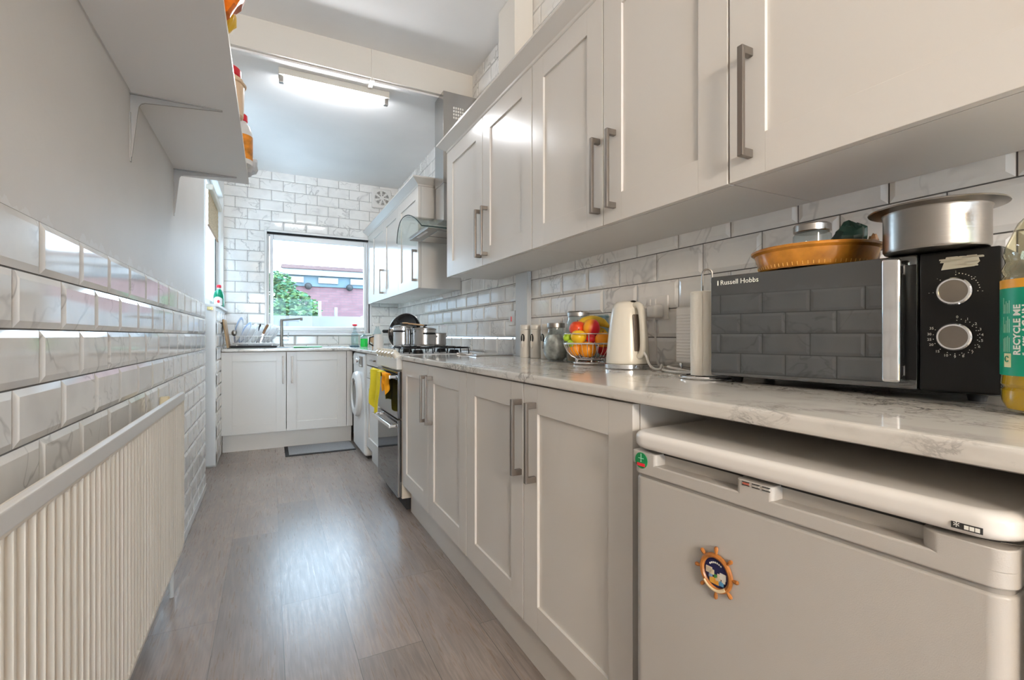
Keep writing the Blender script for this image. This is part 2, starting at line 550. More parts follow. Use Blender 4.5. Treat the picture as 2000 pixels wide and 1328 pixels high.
    def text(self, s, size, M, thick=0.0004, align='CENTER', sx=1.0, spacing=1.0, bold=0.0):
        cu = bpy.data.curves.new('t', 'FONT')
        cu.body = s
        cu.size = size
        cu.align_x = align
        cu.align_y = 'CENTER'
        cu.extrude = thick
        cu.resolution_u = 2
        cu.offset = bold
        cu.space_character = spacing
        ob = bpy.data.objects.new('t', cu)
        COL.objects.link(ob)
        dg = bpy.context.evaluated_depsgraph_get()
        me = bpy.data.meshes.new_from_object(ob.evaluated_get(dg))
        bpy.data.objects.remove(ob)
        bpy.data.curves.remove(cu)
        me.transform(M @ Matrix.Diagonal((sx, 1, 1, 1)))
        old = set(self.bm.faces)
        self.bm.from_mesh(me)
        bpy.data.meshes.remove(me)
        self._new(old)
        return self
    def xf(self, M):
        bmesh.ops.transform(self.bm, matrix=M, verts=self.bm.verts)
        return self
    def build(self, name, mats, parent=None, local=False, loc=None, angle=35, normals=True):
        me = bpy.data.meshes.new(name)
        if normals:
            bmesh.ops.recalc_face_normals(self.bm, faces=self.bm.faces)
        if parent is not None and not local:
            bmesh.ops.transform(self.bm, matrix=WM[parent.name].inverted(), verts=self.bm.verts)
        if parent is None and loc is not None and not local:
            bmesh.ops.translate(self.bm, vec=-Vector(loc), verts=self.bm.verts)
        self.bm.to_mesh(me)
        self.bm.free()
        for m in (mats if isinstance(mats, (list, tuple)) else [mats]):
            me.materials.append(m)
        me.shade_smooth()
        me.set_sharp_from_angle(angle=math.radians(angle))
        o = bpy.data.objects.new(name, me)
        COL.objects.link(o)
        if normals:
            wn = o.modifiers.new('weighted_normals', 'WEIGHTED_NORMAL')
            wn.keep_sharp = True
            wn.weight = 100
        if parent is not None:
            o.parent = parent
            WM[o.name] = WM[parent.name].copy()
        else:
            if loc is not None:
                o.location = loc
            WM[o.name] = Matrix.Translation(loc or (0, 0, 0))
        return o

WM = {}

def tag(o, label, cat, group=None):
    o['label'] = label
    o['category'] = cat
    if group:
        o['group'] = group
    return o

def thing(name, label, cat, loc=(0, 0, 0), rotz=0.0, group=None):
    o = bpy.data.objects.new(name, None)
    o.empty_display_size = 0.05
    COL.objects.link(o)
    o.location = loc
    o.rotation_euler = (0, 0, rotz)
    WM[o.name] = Matrix.Translation(loc) @ Matrix.Rotation(rotz, 4, 'Z')
    return tag(o, label, cat, group)

def struct(mb, name, m, parent=None, **kw):
    o = mb.build(name, m, parent, **kw)
    if parent is None:
        o['kind'] = 'structure'
    return o

def dup(root, loc, label, rotz=None):
    r = root.copy()
    COL.objects.link(r)
    r.location = loc
    if rotz is not None:
        r.rotation_euler = (0, 0, rotz)
    r['label'] = label
    for ch in list(root.children):
        c = ch.copy()
        COL.objects.link(c)
        c.parent = r
        for g in list(ch.children):
            d = g.copy()
            COL.objects.link(d)
            d.parent = c
    return r

# ------------------------------------------------------------------ dimensions
XL, XR, YF = -0.395, 1.28, 5.32        # left wall, right wall, far wall
ZN, ZF, YS = 2.87, 2.675, 3.14         # near ceiling, far ceiling, step between them
YB = -4.2                               # wall behind the camera
WT = 0.92                               # worktop top

# ------------------------------------------------------------------ bevelled tiles
def tile_rects(rect, holes):
    out = [rect]
    for h in holes:
        nxt = []
        for (a0, a1, z0, z1) in out:
            b0, b1, y0, y1 = h
            if a1 <= b0 or a0 >= b1 or z1 <= y0 or z0 >= y1:
                nxt.append((a0, a1, z0, z1))
                continue
            if a0 < b0: nxt.append((a0, b0, z0, z1))
            if a1 > b1: nxt.append((b1, a1, z0, z1))
            m0, m1 = max(a0, b0), min(a1, b1)
            if z0 < y0: nxt.append((m0, m1, z0, y0))
            if z1 > y1: nxt.append((m0, m1, y1, z1))
        out = nxt
    return [r for r in out if r[1] - r[0] > 0.004 and r[3] - r[2] > 0.004]

def tiling(name, P, a0, a1, z0, z1, anch, zanch, parent, holes=(), off=0):
    """P(a, z, h): point on the wall, h out of the wall"""
    bm = bmesh.new()
    lay = bm.faces.layers.float.new('tid')
    TW, TH, G, BW, HB, HT = 0.2117, 0.1035, 0.0017, 0.013, 0.0028, 0.0072
    k0 = math.floor((z0 - zanch) / TH)
    k1 = math.ceil((z1 - zanch) / TH)
    def face(pts, tid):
        f = bm.faces.new([bm.verts.new(p) for p in pts])
        f[lay] = tid
    for k in range(k0, k1):
        zb = zanch + k * TH
        o = anch + (0.5 * TW if (k + off) % 2 else 0.0)
        j0 = math.floor((a0 - o) / TW)
        j1 = math.ceil((a1 - o) / TW)
        for j in range(j0, j1):
            ab = o + j * TW
            full = (ab + G, ab + TW - G, zb + G, zb + TH - G)
            clip = (max(full[0], a0), min(full[1], a1), max(full[2], z0), min(full[3], z1))
            if clip[1] - clip[0] < 0.004 or clip[3] - clip[2] < 0.004:
                continue
            for r in tile_rects(clip, holes):
                tid = random.random() * 10
                def hgt(a, z):
                    d = min(a - full[0], full[1] - a, z - full[2], full[3] - z)
                    return HB + (HT - HB) * min(1.0, max(0.0, d) / BW)
                xs = sorted({r[0], r[1]} | {q for q in (full[0] + BW, full[1] - BW) if r[0] < q < r[1]})
                zs = sorted({r[2], r[3]} | {q for q in (full[2] + BW, full[3] - BW) if r[2] < q < r[3]})
                ix0, ix1 = max(r[0], full[0] + BW), min(r[1], full[1] - BW)
                iz0, iz1 = max(r[2], full[2] + BW), min(r[3], full[3] - BW)
                Q = lambda a, z: P(a, z, hgt(a, z))
                if ix1 - ix0 > 0.001 and iz1 - iz0 > 0.001:
                    face([Q(ix0, iz0), Q(ix1, iz0), Q(ix1, iz1), Q(ix0, iz1)], tid)
                    if iz0 > r[2] + 1e-5: face([Q(r[0], r[2]), Q(r[1], r[2]), Q(ix1, iz0), Q(ix0, iz0)], tid)
                    if iz1 < r[3] - 1e-5: face([Q(ix0, iz1), Q(ix1, iz1), Q(r[1], r[3]), Q(r[0], r[3])], tid)
                    if ix0 > r[0] + 1e-5: face([Q(r[0], r[2]), Q(ix0, iz0), Q(ix0, iz1), Q(r[0], r[3])], tid)
                    if ix1 < r[1] - 1e-5: face([Q(ix1, iz0), Q(r[1], r[2]), Q(r[1], r[3]), Q(ix1, iz1)], tid)
                else:
                    face([Q(r[0], r[2]), Q(r[1], r[2]), Q(r[1], r[3]), Q(r[0], r[3])], tid)
                # edges down to the grout
                for (p, q) in (((r[0], r[2]), (r[1], r[2])), ((r[1], r[2]), (r[1], r[3])), ((r[1], r[3]), (r[0], r[3])), ((r[0], r[3]), (r[0], r[2]))):
                    face([P(p[0], p[1], 0.0), P(q[0], q[1], 0.0), Q(*q), Q(*p)], tid)
    me = bpy.data.meshes.new(name)
    bm.to_mesh(me)
    bm.free()
    me.materials.append(M_TILE)
    o = bpy.data.objects.new(name, me)
    COL.objects.link(o)
    o.parent = parent
    WM[o.name] = Matrix()
    return o

# ------------------------------------------------------------------ room shell
mb = MB(); mb.box(-0.75, XR + 0.15, YB, YF + 0.3, -0.1, 0.0)
struct(mb, 'floor', M_FLOOR)
mb = MB(); mb.box(-0.75, XR + 0.15, YB, YS, ZN, ZN + 0.1)
mb.box(-0.75, XR + 0.15, YS, YF + 0.3, ZF, ZN + 0.1)
struct(mb, 'ceiling', M_CEIL)
mb = MB()
mb.box(XL, XR, YS - 0.028, YS + 0.001, ZF + 0.012, ZN)          # face of the drop
mb.box(0.577, 0.586, YS - 0.033, YS - 0.026, ZF + 0.0, ZN, 0.002)
struct(mb, 'trim_1', M_STEP)

# right wall
mb = MB(); mb.box(XR + 0.0005, XR + 0.15, YB, YF + 0.3, 0, ZN)
wr = struct(mb, 'wall_right', M_GROUT)
PR = lambda a, z, h: Vector((XR - h, a, z))
tiling('tiling', PR, -1.0, YF, WT - 0.03, ZN, 1.746, 1.2355, wr)

# far wall with window opening
WX0, WX1, WZ0, WZ1 = -0.030, 0.968, 1.062, 2.075
mb = MB()
mb.box(XL - 0.4, WX0, YF + 0.0005, YF + 0.25, 0, ZN)
mb.box(WX1, XR + 0.15, YF + 0.0005, YF + 0.25, 0, ZN)
mb.box(WX0, WX1, YF + 0.0005, YF + 0.25, 0, WZ0)
mb.box(WX0, WX1, YF + 0.0005, YF + 0.25, WZ1, ZN)
wf = struct(mb, 'wall_far', M_GROUT)
PF = lambda a, z, h: Vector((a, YF - h, z))
tiling('tiling', PF, -0.402, XR, 0.80, ZF, 0.0139, 2.596, wf, holes=[(WX0 - 0.022, WX1 + 0.022, WZ0 - 0.03, WZ1 + 0.022)])

# left wall: long painted part, back-door recess, window part
LW0, LW1 = 3.775, 4.40
mb = MB()
mb.box(XL - 0.25, XL, YB, LW0, 0, ZN)
wl = struct(mb, 'wall_left', M_WALL)
mb = MB(); mb.box(XL + 0.0005, XL + 0.002, -1.0, LW0 - 0.002, 0.0, 1.2525)
mb.build('grout_bed', M_GROUT, wl)
PL = lambda a, z, h: Vector((XL + 0.001 + h, a, z))
tiling('tiling', PL, -1.0, LW0, 0.0, 1.2525, 1.2105, 1.149, wl, off=0)
mb = MB()
SZ = 1.262
mb.box(XL - 0.25, XL + 0.01, LW1, YF, 0, SZ)
mb.box(XL - 0.25, XL + 0.0, LW1, YF, 2.34, ZN)
mb.box(XL - 0.25, XL + 0.0, 5.245, YF, SZ, 2.34)
mb.box(XL - 0.25, XL, LW0, LW1, 2.34, ZN)
ws = struct(mb, 'wall_left_window', M_WHITE)
PS = lambda a, z, h: Vector((XL + 0.0105 + h, a, z))
tiling('tiling', PS, LW1 + 0.002, YF, 0.0, SZ - 0.03, 4.6, 0.11, ws)
# wall behind the camera
mb = MB()
mb.box(-0.75, -0.30, YB - 0.12, YB, 0, ZN)
mb.box(1.18, XR + 0.15, YB - 0.12, YB, 0, ZN)
mb.box(-0.30, 1.18, YB - 0.12, YB, 2.2, ZN)
struct(mb, 'wall_back', M_WALL)

# unseen glazed door added behind the camera to let in fill light
mb = MB()
for a_ in ((-0.299, -0.22), (0.40, 0.48), (1.10, 1.179)):
    mb.box(a_[0], a_[1], YB - 0.08, YB - 0.03, 0.001, 2.199, 0.004)
for z_ in ((0.001, 0.12), (2.10, 2.199)):
    mb.box(-0.22, 0.40, YB - 0.08, YB - 0.03, z_[0], z_[1], 0.004)
    mb.box(0.48, 1.10, YB - 0.08, YB - 0.03, z_[0], z_[1], 0.004)
d2 = struct(mb, 'fill_door', M_UPVC)
mb = MB(); mb.box(-0.23, 1.11, YB - 0.058, YB - 0.052, 0.11, 2.11)
mb.build('pane', M_GLASS, d2)

# far window
mb = MB()
fy0, fy1 = YF + 0.05, YF + 0.11
mb.box(WX0, WX0 + 0.022, fy0, fy1, WZ0, WZ1, 0.004)
mb.box(WX1 - 0.02, WX1, fy0, fy1, WZ0, WZ1, 0.004)
mb.box(WX0 + 0.022, WX1 - 0.02, fy0, fy1, WZ0, WZ0 + 0.022, 0.004)
mb.box(WX0 + 0.022, WX1 - 0.02, fy0, fy1, WZ1 - 0.028, WZ1, 0.004)
w1 = struct(mb, 'window_1', M_UPVC)
mb = MB()
s0, s1 = YF + 0.04, YF + 0.095
a0, a1, b0, b1 = WX0 + 0.026, WX1 - 0.024, WZ0 + 0.024, WZ1 - 0.016
mb.box(a0, a0 + 0.032, s0, s1, b0, b1, 0.006)
mb.box(a1 - 0.03, a1, s0, s1, b0, b1, 0.006)
mb.box(a0 + 0.032, a1 - 0.03, s0, s1, b0, b0 + 0.042, 0.006)
mb.box(a0 + 0.032, a1 - 0.03, s0, s1, b1 - 0.05, b1, 0.006)
mb.build('sash', M_UPVC, w1)
mb = MB(); mb.box(a0 + 0.02, a1 - 0.02, YF + 0.062, YF + 0.066, b0 + 0.03, b1 - 0.03)
mb.build('pane', M_GLASS, w1)
mb = MB(); mb.box(WX0 + 0.001, WX1 - 0.001, YF + 0.025, YF + 0.045, WZ1 - 0.0135, WZ1 - 0.001)
mb.build('seal_gap', M_DARK, w1)
mb = MB()
mb.box(WX0 - 0.02, WX1 + 0.02, YF - 0.03, YF + 0.055, WZ0 - 0.024, WZ0 - 0.001, 0.006)
mb.build('window_sill', M_UPVC, w1)
mb = MB()
mb.box(WX0 - 0.021, WX0, YF - 0.010, YF + 0.05, WZ0, WZ1 + 0.02, 0.002)
mb.box(WX1, WX1 + 0.021, YF - 0.010, YF + 0.05, WZ0, WZ1 + 0.02, 0.002)
mb.box(WX0, WX1, YF - 0.010, YF + 0.05, WZ1, WZ1 + 0.02, 0.002)
mb.build('tile_trim', M_WHITE, w1)

# left window
mb = MB()
gx0, gx1 = XL - 0.105, XL - 0.06
y0, y1, z0, z1 = 4.402, 5.243, SZ + 0.024, 2.338
mb.box(gx0, gx1, y0, y0 + 0.03, z0, z1, 0.002)
mb.box(gx0, gx1, y1 - 0.06, y1, z0, z1, 0.002)
mb.box(gx0, gx1, y0 + 0.03, y1 - 0.06, z0, z0 + 0.05, 0.002)
mb.box(gx0, gx1, y0 + 0.03, y1 - 0.06, z1 - 0.05, z1, 0.002)
w2 = struct(mb, 'window_2', M_UPVC)
mb = MB(); mb.box(gx0 + 0.02, gx0 + 0.024, y0 + 0.02, y1 - 0.03, z0 + 0.03, z1 - 0.03)
mb.build('pane', M_GLASS, w2)
mb = MB(); mb.box(gx1 - 0.002, gx1 + 0.004, y1 - 0.085, y1 - 0.06, z0 + 0.05, z1 - 0.05)
mb.build('seal_gap', M_DARK, w2)
mb = MB(); mb.box(gx1 - 0.01, XL + 0.032, LW1 - 0.012, YF - 0.002, SZ + 0.0005, SZ + 0.024, 0.005)
mb.build('window_sill', M_WHITE, w2)

# back door in the recess of the left wall
mb = MB()
dx0, dx1 = XL - 0.17, XL - 0.12
mb.box(dx0, dx1, LW0 + 0.001, LW0 + 0.11, 0.001, 2.339, 0.003)
mb.box(dx0, dx1, LW1 - 0.11, LW1 - 0.001, 0.001, 2.339, 0.003)
mb.box(dx0, dx1, LW0 + 0.11, LW1 - 0.11, 0.001, 1.30, 0.003)
mb.box(dx0, dx1, LW0 + 0.11, LW1 - 0.11, 2.2, 2.339, 0.003)
d1 = struct(mb, 'door_1', M_UPVC)
mb = MB(); mb.box(dx0 + 0.02, dx0 + 0.026, LW0 + 0.1, LW1 - 0.1, 1.29, 2.21)
mb.build('pane', M_GLASS, d1)
# white lining board on the end of the window part (the light post seen past the tiles)
mb = MB(); mb.box(XL - 0.11, XL + 0.013, LW1 - 0.018, LW1 - 0.0005, 0.012, SZ, 0.003)
struct(mb, 'trim_2', M_WHITE)

# boxed pipe post on the right wall (below and above the wall cabinets)
mb = MB()
mb.box(1.244, XR - 0.0085, 2.26, 2.394, WT + 0.0005, 1.3845, 0.0015)
for i in range(3):
    x = 1.247 + i * 0.009
    mb.box(x, x + 0.003, 2.2575, 2.262, WT + 0.001, 1.384, 0.0008)
struct(mb, 'trim_3', mat('pale_blue_grey_paint', (0.62, 0.64, 0.66), 0.4))
mb = MB(); mb.box(1.158, XR - 0.009, 2.24, 2.44, 2.175, ZN - 0.0005, 0.003)
struct(mb, 'trim_4', M_STEP)

# ------------------------------------------------------------------ cabinets
def shaker(y0, y1, z0, z1, fw=0.082, x0=0.0, t=0.02, rw=None):
    rw = rw or fw
    mb = MB(); b = 0.0012
    mb.box(x0, x0 + t, y0, y0 + fw, z0, z1, b)
    mb.box(x0, x0 + t, y1 - fw, y1, z0, z1, b)
    mb.box(x0, x0 + t, y0 + fw, y1 - fw, z0, z0 + rw, b)
    mb.box(x0, x0 + t, y0 + fw, y1 - fw, z1 - rw, z1, b)
    mb.box(x0 + 0.008, x0 + t - 0.002, y0 + fw - 0.005, y1 - fw + 0.005, z0 + rw - 0.005, z1 - rw + 0.005)
    return mb

def bar_handle(y, z0, z1, x=0.0):
    mb = MB(); w = 0.007
    mb.box(x - 0.036, x - 0.026, y - w, y + w, z0, z1, 0.0015)
    mb.box(x - 0.03, x - 0.0002, y - w, y + w, z0, z0 + 0.018, 0.0015)
    mb.box(x - 0.03, x - 0.0002, y - w, y + w, z1 - 0.018, z1, 0.0015)
    return mb

def carcass(D, y0, y1, z0, z1, x0=0.0215, top=True):
    mb = MB(); t = 0.018
    mb.box(x0, D, y0, y0 + t, z0, z1)
    mb.box(x0, D, y1 - t, y1, z0, z1)
    mb.box(x0, D, y0 + t, y1 - t, z0, z0 + t)
    mb.box(x0, D, y0 + t, y1 - t, z1 - t, z1)
    mb.box(D - 0.008, D, y0 + t, y1 - t, z0 + t, z1 - t)
    return mb

def cabinet(name, label, loc, rotz, D, w, z0, z1, doors, hz, group, fw=0.082, cat='cabinet'):
    r = thing(name, label, cat, loc, rotz, group)
    carcass(D, 0.001, w - 0.001, z0, z1).build('carcass', M_CABIN, r, local=True)
    for (a, b, hy) in doors:
        d = shaker(a + 0.0024, b - 0.0024, z0, z1, fw).build('door', M_CAB, r, local=True)
        if hy is not None:
            bar_handle(hy, *hz).build('handle', M_HANDLE, d, local=True)
    return r

BX = 0.69
GB, GW = 'grey base cabinets', 'grey wall cabinets'
cabinet('base_cabinet', 'grey shaker base cabinet with two doors, right beside the white cooker', (BX, 1.748, 0), 0, 0.58, 1.017, 0.164, 0.888,
        [(0.0, 0.512, 0.446), (0.512, 1.017, 0.532)], (0.608, 0.84), GB)
cabinet('base_cabinet', 'grey shaker base cabinet with two doors, next to the under-counter fridge', (BX, 0.783, 0), 0, 0.58, 0.965, 0.164, 0.888,
        [(0.0, 0.493, 0.42), (0.493, 0.965, 0.508)], (0.606, 0.84), GB)
cabinet('sink_cabinet', 'grey two-door cabinet under the window sink at the far wall', (0.656, 4.80, 0), PI / 2, 0.45, 1.036, 0.164, 0.888,
        [(0.0, 0.524, 0.477), (0.524, 1.036, 0.552)], (0.60, 0.848), GB)
mb = MB(); mb.box(0.656 + 0.002, 0.712, 4.802, 4.822, 0.164, 0.888, 0.001)
tag(mb.build('filler_panel', M_CAB, loc=(0.68, 4.81, 0.164)), 'narrow grey filler strip between sink cabinet and washing machine', 'panel')
# drawer cabinet between cooker and washing machine
dc = thing('drawer_cabinet', 'narrow pale cabinet with drawers between cooker and washing machine', 'cabinet', (0.712, 3.385, 0), 0, GB)
carcass(0.55, 0.001, 0.659, 0.12, 0.888).build('carcass', M_CABIN, dc, local=True)
for za, zb in ((0.795, 0.888), (0.69, 0.79)):
    mb = MB(); mb.box(0, 0.02, 0.002, 0.658, za + 0.002, zb - 0.002, 0.002)
    mb.box(-0.005, 0.001, 0.03, 0.63, za + 0.02, zb - 0.02, 0.003)
    d = mb.build('drawer', M_CAB, dc, local=True)
    mb = MB(); mb.box(-0.026, -0.018, 0.25, 0.41, zb - 0.05, zb - 0.04, 0.002)
    mb.box(-0.02, -0.0055, 0.255, 0.265, zb - 0.05, zb - 0.04)
    mb.box(-0.02, -0.0055, 0.395, 0.405, zb - 0.05, zb - 0.04)
    mb.build('handle', M_HANDLE, d, local=True)
shaker(0.002, 0.658, 0.124, 0.686).build('door', M_CAB, dc, local=True)

# plinths
mb = MB(); mb.box(0.738, 0.752, 0.790, 2.755, 0.0, 0.1635, 0.001)
tag(mb.build('plinth', M_CAB, loc=(0.745, 1.77, 0)), 'long grey kickboard under the base cabinets along the floor', 'plinth')
mb = MB(); mb.box(-0.375, 0.712, 4.886, 4.90, 0.0, 0.1635, 0.001)
tag(mb.build('plinth', M_CAB, loc=(0.17, 4.89, 0)), 'grey kickboard under the sink cabinet at the far wall', 'plinth')
mb = MB(); mb.box(0.752, 0.766, 3.40, 4.03, 0.0, 0.119, 0.001)
tag(mb.build('plinth', M_CAB, loc=(0.76, 3.7, 0)), 'short pale kickboard under the narrow drawer cabinet', 'plinth')

# wall cabinets, near run
WX = 0.946
DW = XR - 0.0085 - WX
HZ = (1.426, 1.667)
cabinet('wall_cabinet', 'two-door grey wall cabinet at the hood end of the near run', (WX, 1.677, 0), 0, DW, 1.033, 1.386, 2.128,
        [(0.0, 0.504, 0.445), (0.504, 1.033, 0.523)], HZ, GW, fw=0.085)
cabinet('wall_cabinet', 'two-door grey wall cabinet above the fruit basket and kettle', (WX, 0.751, 0), 0, DW, 0.925, 1.386, 2.128,
        [(0.0, 0.464, 0.406), (0.464, 0.925, 0.484)], HZ, GW, fw=0.085)
cabinet('wall_cabinet', 'wide grey wall cabinet nearest the viewer above the microwave', (WX, -0.25, 0), 0, DW, 1.0, 1.386, 2.128,
        [(0.40, 1.0, 0.944), (0.0, 0.40, None)], HZ, GW, fw=0.088)
# wall cabinets, far run
FX = 0.946
cabinet('wall_cabinet', 'single-door far wall cabinet right behind the cooker hood', (FX, 3.334, 0), 0, DW, 0.593, 1.378, 2.11,
        [(0.0, 0.593, 0.05)], (1.43, 1.66), GW, fw=0.08)
cabinet('wall_cabinet', 'two-door far wall cabinet in the corner beside the window', (FX, 3.928, 0), 0, DW, 1.15, 1.378, 2.11,
        [(0.0, 0.55, None), (0.55, 1.15, 0.60)], (1.43, 1.66), GW, fw=0.08)
mb = MB(); mb.box(FX + 0.004, FX + 0.02, 5.079, YF - 0.01, 1.378, 2.11, 0.001)
tag(mb.build('filler_panel', M_CAB, loc=(FX + 0.01, 5.2, 1.378)), 'narrow filler strip between the far wall cabinets and window wall', 'panel')

def cornice(xf, ya, yb, zt, near_return, far_return, label):
    """moulding: profile swept along the cabinet tops with mitred ends"""
    prof = [(0.0, 0.0), (0.004, 0.004), (0.006, 0.012), (0.022, 0.022), (0.044, 0.04), (0.052, 0.046), (0.052, 0.056), (-0.014, 0.056), (-0.014, 0.0)]
    path = []
    if far_return: path.append((XR - 0.0085, yb))
    path.append((xf, yb)); path.append((xf, ya))
    if near_return: path.append((XR - 0.0085, ya))
    mb = MB(); bm = mb.bm
    P2 = [Vector(p) for p in path]
    rings = []
    for i, p in enumerate(P2):
        nrm = []
        if i > 0:
            d = (P2[i] - P2[i - 1]).normalized(); nrm.append(Vector((d.y, -d.x)))
        if i < len(P2) - 1:
            d = (P2[i + 1] - P2[i]).normalized(); nrm.append(Vector((d.y, -d.x)))
        n = sum(nrm, Vector((0, 0)))
        n = n / (n.length_squared / len(nrm)) if len(nrm) == 2 else n
        rings.append([bm.verts.new((p.x + n.x * o, p.y + n.y * o, zt + z)) for o, z in prof])
    for a, b in zip(rings, rings[1:]):
        for k in range(len(prof)):
            k2 = (k + 1) % len(prof)
            bm.faces.new((a[k], b[k], b[k2], a[k2]))
    bm.faces.new(rings[0]); bm.faces.new(list(reversed(rings[-1])))
    return tag(mb.build('cornice', M_CAB, loc=(xf, (ya + yb) / 2, zt), angle=25), label, 'cornice', 'cornices on the wall cabinets')
# outward normal of the path (far end -> near end, i.e. towards -Y) must point to -X
cornice(WX, -0.25, 2.711, 2.1285, False, True, 'grey flared cornice along the top of the near wall cabinets')
cornice(FX, 3.333, YF - 0.010, 2.1105, True, False, 'pale flared cornice along the top of the far wall cabinets')

# warm wooden edging strip up the hood-side end of the near run
mb = MB(); mb.box(WX + 0.002, WX + 0.012, 2.7105, 2.722, 1.386, 2.128, 0.001)
tag(mb.build('edge_strip', M_CABEDGE, loc=(WX + 0.007, 2.716, 1.386)), 'thin tan edging on the hood end of the near wall cabinets', 'edging')

# ------------------------------------------------------------------ worktops
def worktop(pts, label, loc, z0=0.892, z1=WT):
    mb = MB()
    mb.prism(pts, lambda p: Vector((p[0], p[1], z0)), lambda p: Vector((p[0], p[1], z1)), b=0.008)
    return tag(mb.build('worktop', M_WT, loc=loc), label, 'worktop')
worktop([(0.678, 2.77), (0.678, -0.6), (XR - 0.009, -0.6), (XR - 0.009, 2.77)],
        'long marble-effect worktop carrying the microwave and kettle', (0.95, 1.1, 0.892))
worktop([(XL + 0.02, YF - 0.009), (XL + 0.02, 4.77), (0.686, 4.77), (0.69, 3.375), (XR - 0.009, 3.375), (XR - 0.009, YF - 0.009)],
        'L-shaped marble-effect worktop around the sink and washing machine', (0.3, 5.0, 0.892))
mb = MB(); mb.box(0.69, XR - 0.012, 0.125, 0.145, 0.001, 0.8915, 0.001)  # unseen panel, added to keep light from behind out of the fridge gap
tag(mb.build('shade_panel', M_CAB, loc=(0.98, 0.135, 0)), 'unseen grey panel added on the near side of the fridge to block light', 'panel')
mb = MB(); mb.box(XR - 0.0185, XR - 0.0085, 0.5, 2.255, WT + 0.0002, WT + 0.006, 0.002)
mb.box(XR - 0.0185, XR - 0.0085, 2.40, 2.77, WT + 0.0002, WT + 0.006, 0.002)
struct(mb, 'trim_5', M_WHITE)

# ------------------------------------------------------------------ cooker
CY0, CY1, CX = 2.785, 3.365, 0.672
ck = thing('cooker', 'white freestanding gas cooker with dark glass oven doors and pans on top', 'cooker', (0.95, 3.07, 0))
mb = MB()
mb.box(CX + 0.02, 1.24, CY0, CY1, 0.07, 0.905, 0.004)
mb.build('body', mat('aged_cream_enamel', (0.66, 0.59, 0.49), 0.35), ck)
mb = MB(); mb.box(CX + 0.05, 1.22, CY0 + 0.01, CY1 - 0.01, 0.001, 0.07)
mb.build('plinth', M_DARK, ck)
mb = MB()
mb.box(CX + 0.01, 1.24, CY0 - 0.002, CY1 + 0.002, 0.906, 0.922, 0.004)
mb.build('hob_plate', M_APPL, ck)
mb = MB()
mb.prism([(CX - 0.012, 0.835), (CX + 0.02, 0.835), (CX + 0.06, 0.921), (CX + 0.03, 0.921), (CX - 0.012, 0.90)],
         lambda p: Vector((p[0], CY0, p[1])), lambda p: Vector((p[0], CY1, p[1])), b=0.003)
fas = mb.build('control_panel', M_APPL, ck)
for i in range(6):
    y = CY0 + 0.06 + i * 0.092
    mb = MB()
    mb.cyl((CX + 0.008, y, 0.908), (CX - 0.016, y, 0.938), 0.024, 0.019, 16, 0.002)
    mb.box(CX - 0.020, CX + 0.004, y - 0.005, y + 0.005, 0.922, 0.952, 0.002)
    mb.build('knob', M_CREAM, ck)
def oven_door(z0, z1, hz, nm='oven_door'):
    mb = MB(); mb.box(CX - 0.004, CX + 0.02, CY0 + 0.004, CY1 - 0.004, z0, z1, 0.003)
    d = mb.build(nm, M_OVEN, ck)
    mb = MB()
    mb.box(CX - 0.05, CX - 0.036, CY0 + 0.03, CY1 - 0.03, hz - 0.012, hz + 0.012, 0.004)
    mb.box(CX - 0.042, CX - 0.0045, CY0 + 0.03, CY0 + 0.05, hz - 0.008, hz + 0.008, 0.002)
    mb.box(CX - 0.042, CX - 0.0045, CY1 - 0.05, CY1 - 0.03, hz - 0.008, hz + 0.008, 0.002)
    mb.build('handle', M_CHROME, d)
    mb = MB(); mb.box(CX - 0.0046, CX - 0.0042, CY0 + 0.03, CY1 - 0.03, z1 - 0.05, z1 - 0.044)
    mb.build('trim_line', M_STEELD, d)
    return d
oven_door(0.545, 0.822, 0.79)
oven_door(0.08, 0.535, 0.50)
# burner supports
for (bx, by) in ((0.83, 2.93), (0.83, 3.19), (1.07, 2.93), (1.07, 3.19)):
    mb = MB()
    mb.cyl((bx, by, 0.9225), (bx, by, 0.945), 0.035, 0.028, 20)
    for k in range(4):
        a = k * PI / 2 + PI / 4
        mb.tube([(bx + 0.02 * math.cos(a), by + 0.02 * math.sin(a), 0.960), (bx + 0.10 * math.cos(a), by + 0.10 * math.sin(a), 0.960),
                 (bx + 0.105 * math.cos(a), by + 0.105 * math.sin(a), 0.924)], 0.004, 6)
    mb.tube([(bx + 0.10 * math.cos(a), by + 0.10 * math.sin(a), 0.957) for a in [2 * PI * k / 24 for k in range(24)]], 0.004, 6, True)
    mb.build('pan_support', M_BLACK, ck)

# yellow cloth over the upper oven handle
cl = thing('cloth', 'yellow cloth hanging over the upper oven door handle', 'cloth', (CX - 0.045, 3.2, 0.80))
def drape(y0, y1, xo, zb, ph):
    def f(u, v):
        y = y0 + (y1 - y0) * v + 0.010 * math.sin(9 * u + ph) + (0.07 * u * (1 - v) if y1 > 3.2 else 0.0)
        s = u
        if s < 0.12:
            z = 0.803 + 0.010 * math.sin(s / 0.12 * PI / 2)
            x = CX - 0.032 - 0.014 * (s / 0.12)
        else:
            k = (s - 0.12) / 0.88
            z = 0.813 - (0.813 - zb) * k - 0.03 * k * math.sin(v * 5 + ph)
            x = CX - 0.058 - 0.016 * math.sin(v * 11 + ph) - xo * k
        return Vector((x, y, z))
    mb = MB(); mb.grid(f, 22, 18, thick=0.004)
    return mb
drape(2.955, 3.345, 0.010, 0.57, 0.4).build('outer_fold', M_YELLOW, cl)
mb = drape(2.825, 2.95, 0.0, 0.715, 2.0)
mb.build('inner_fold', M_ORANGEC, cl)

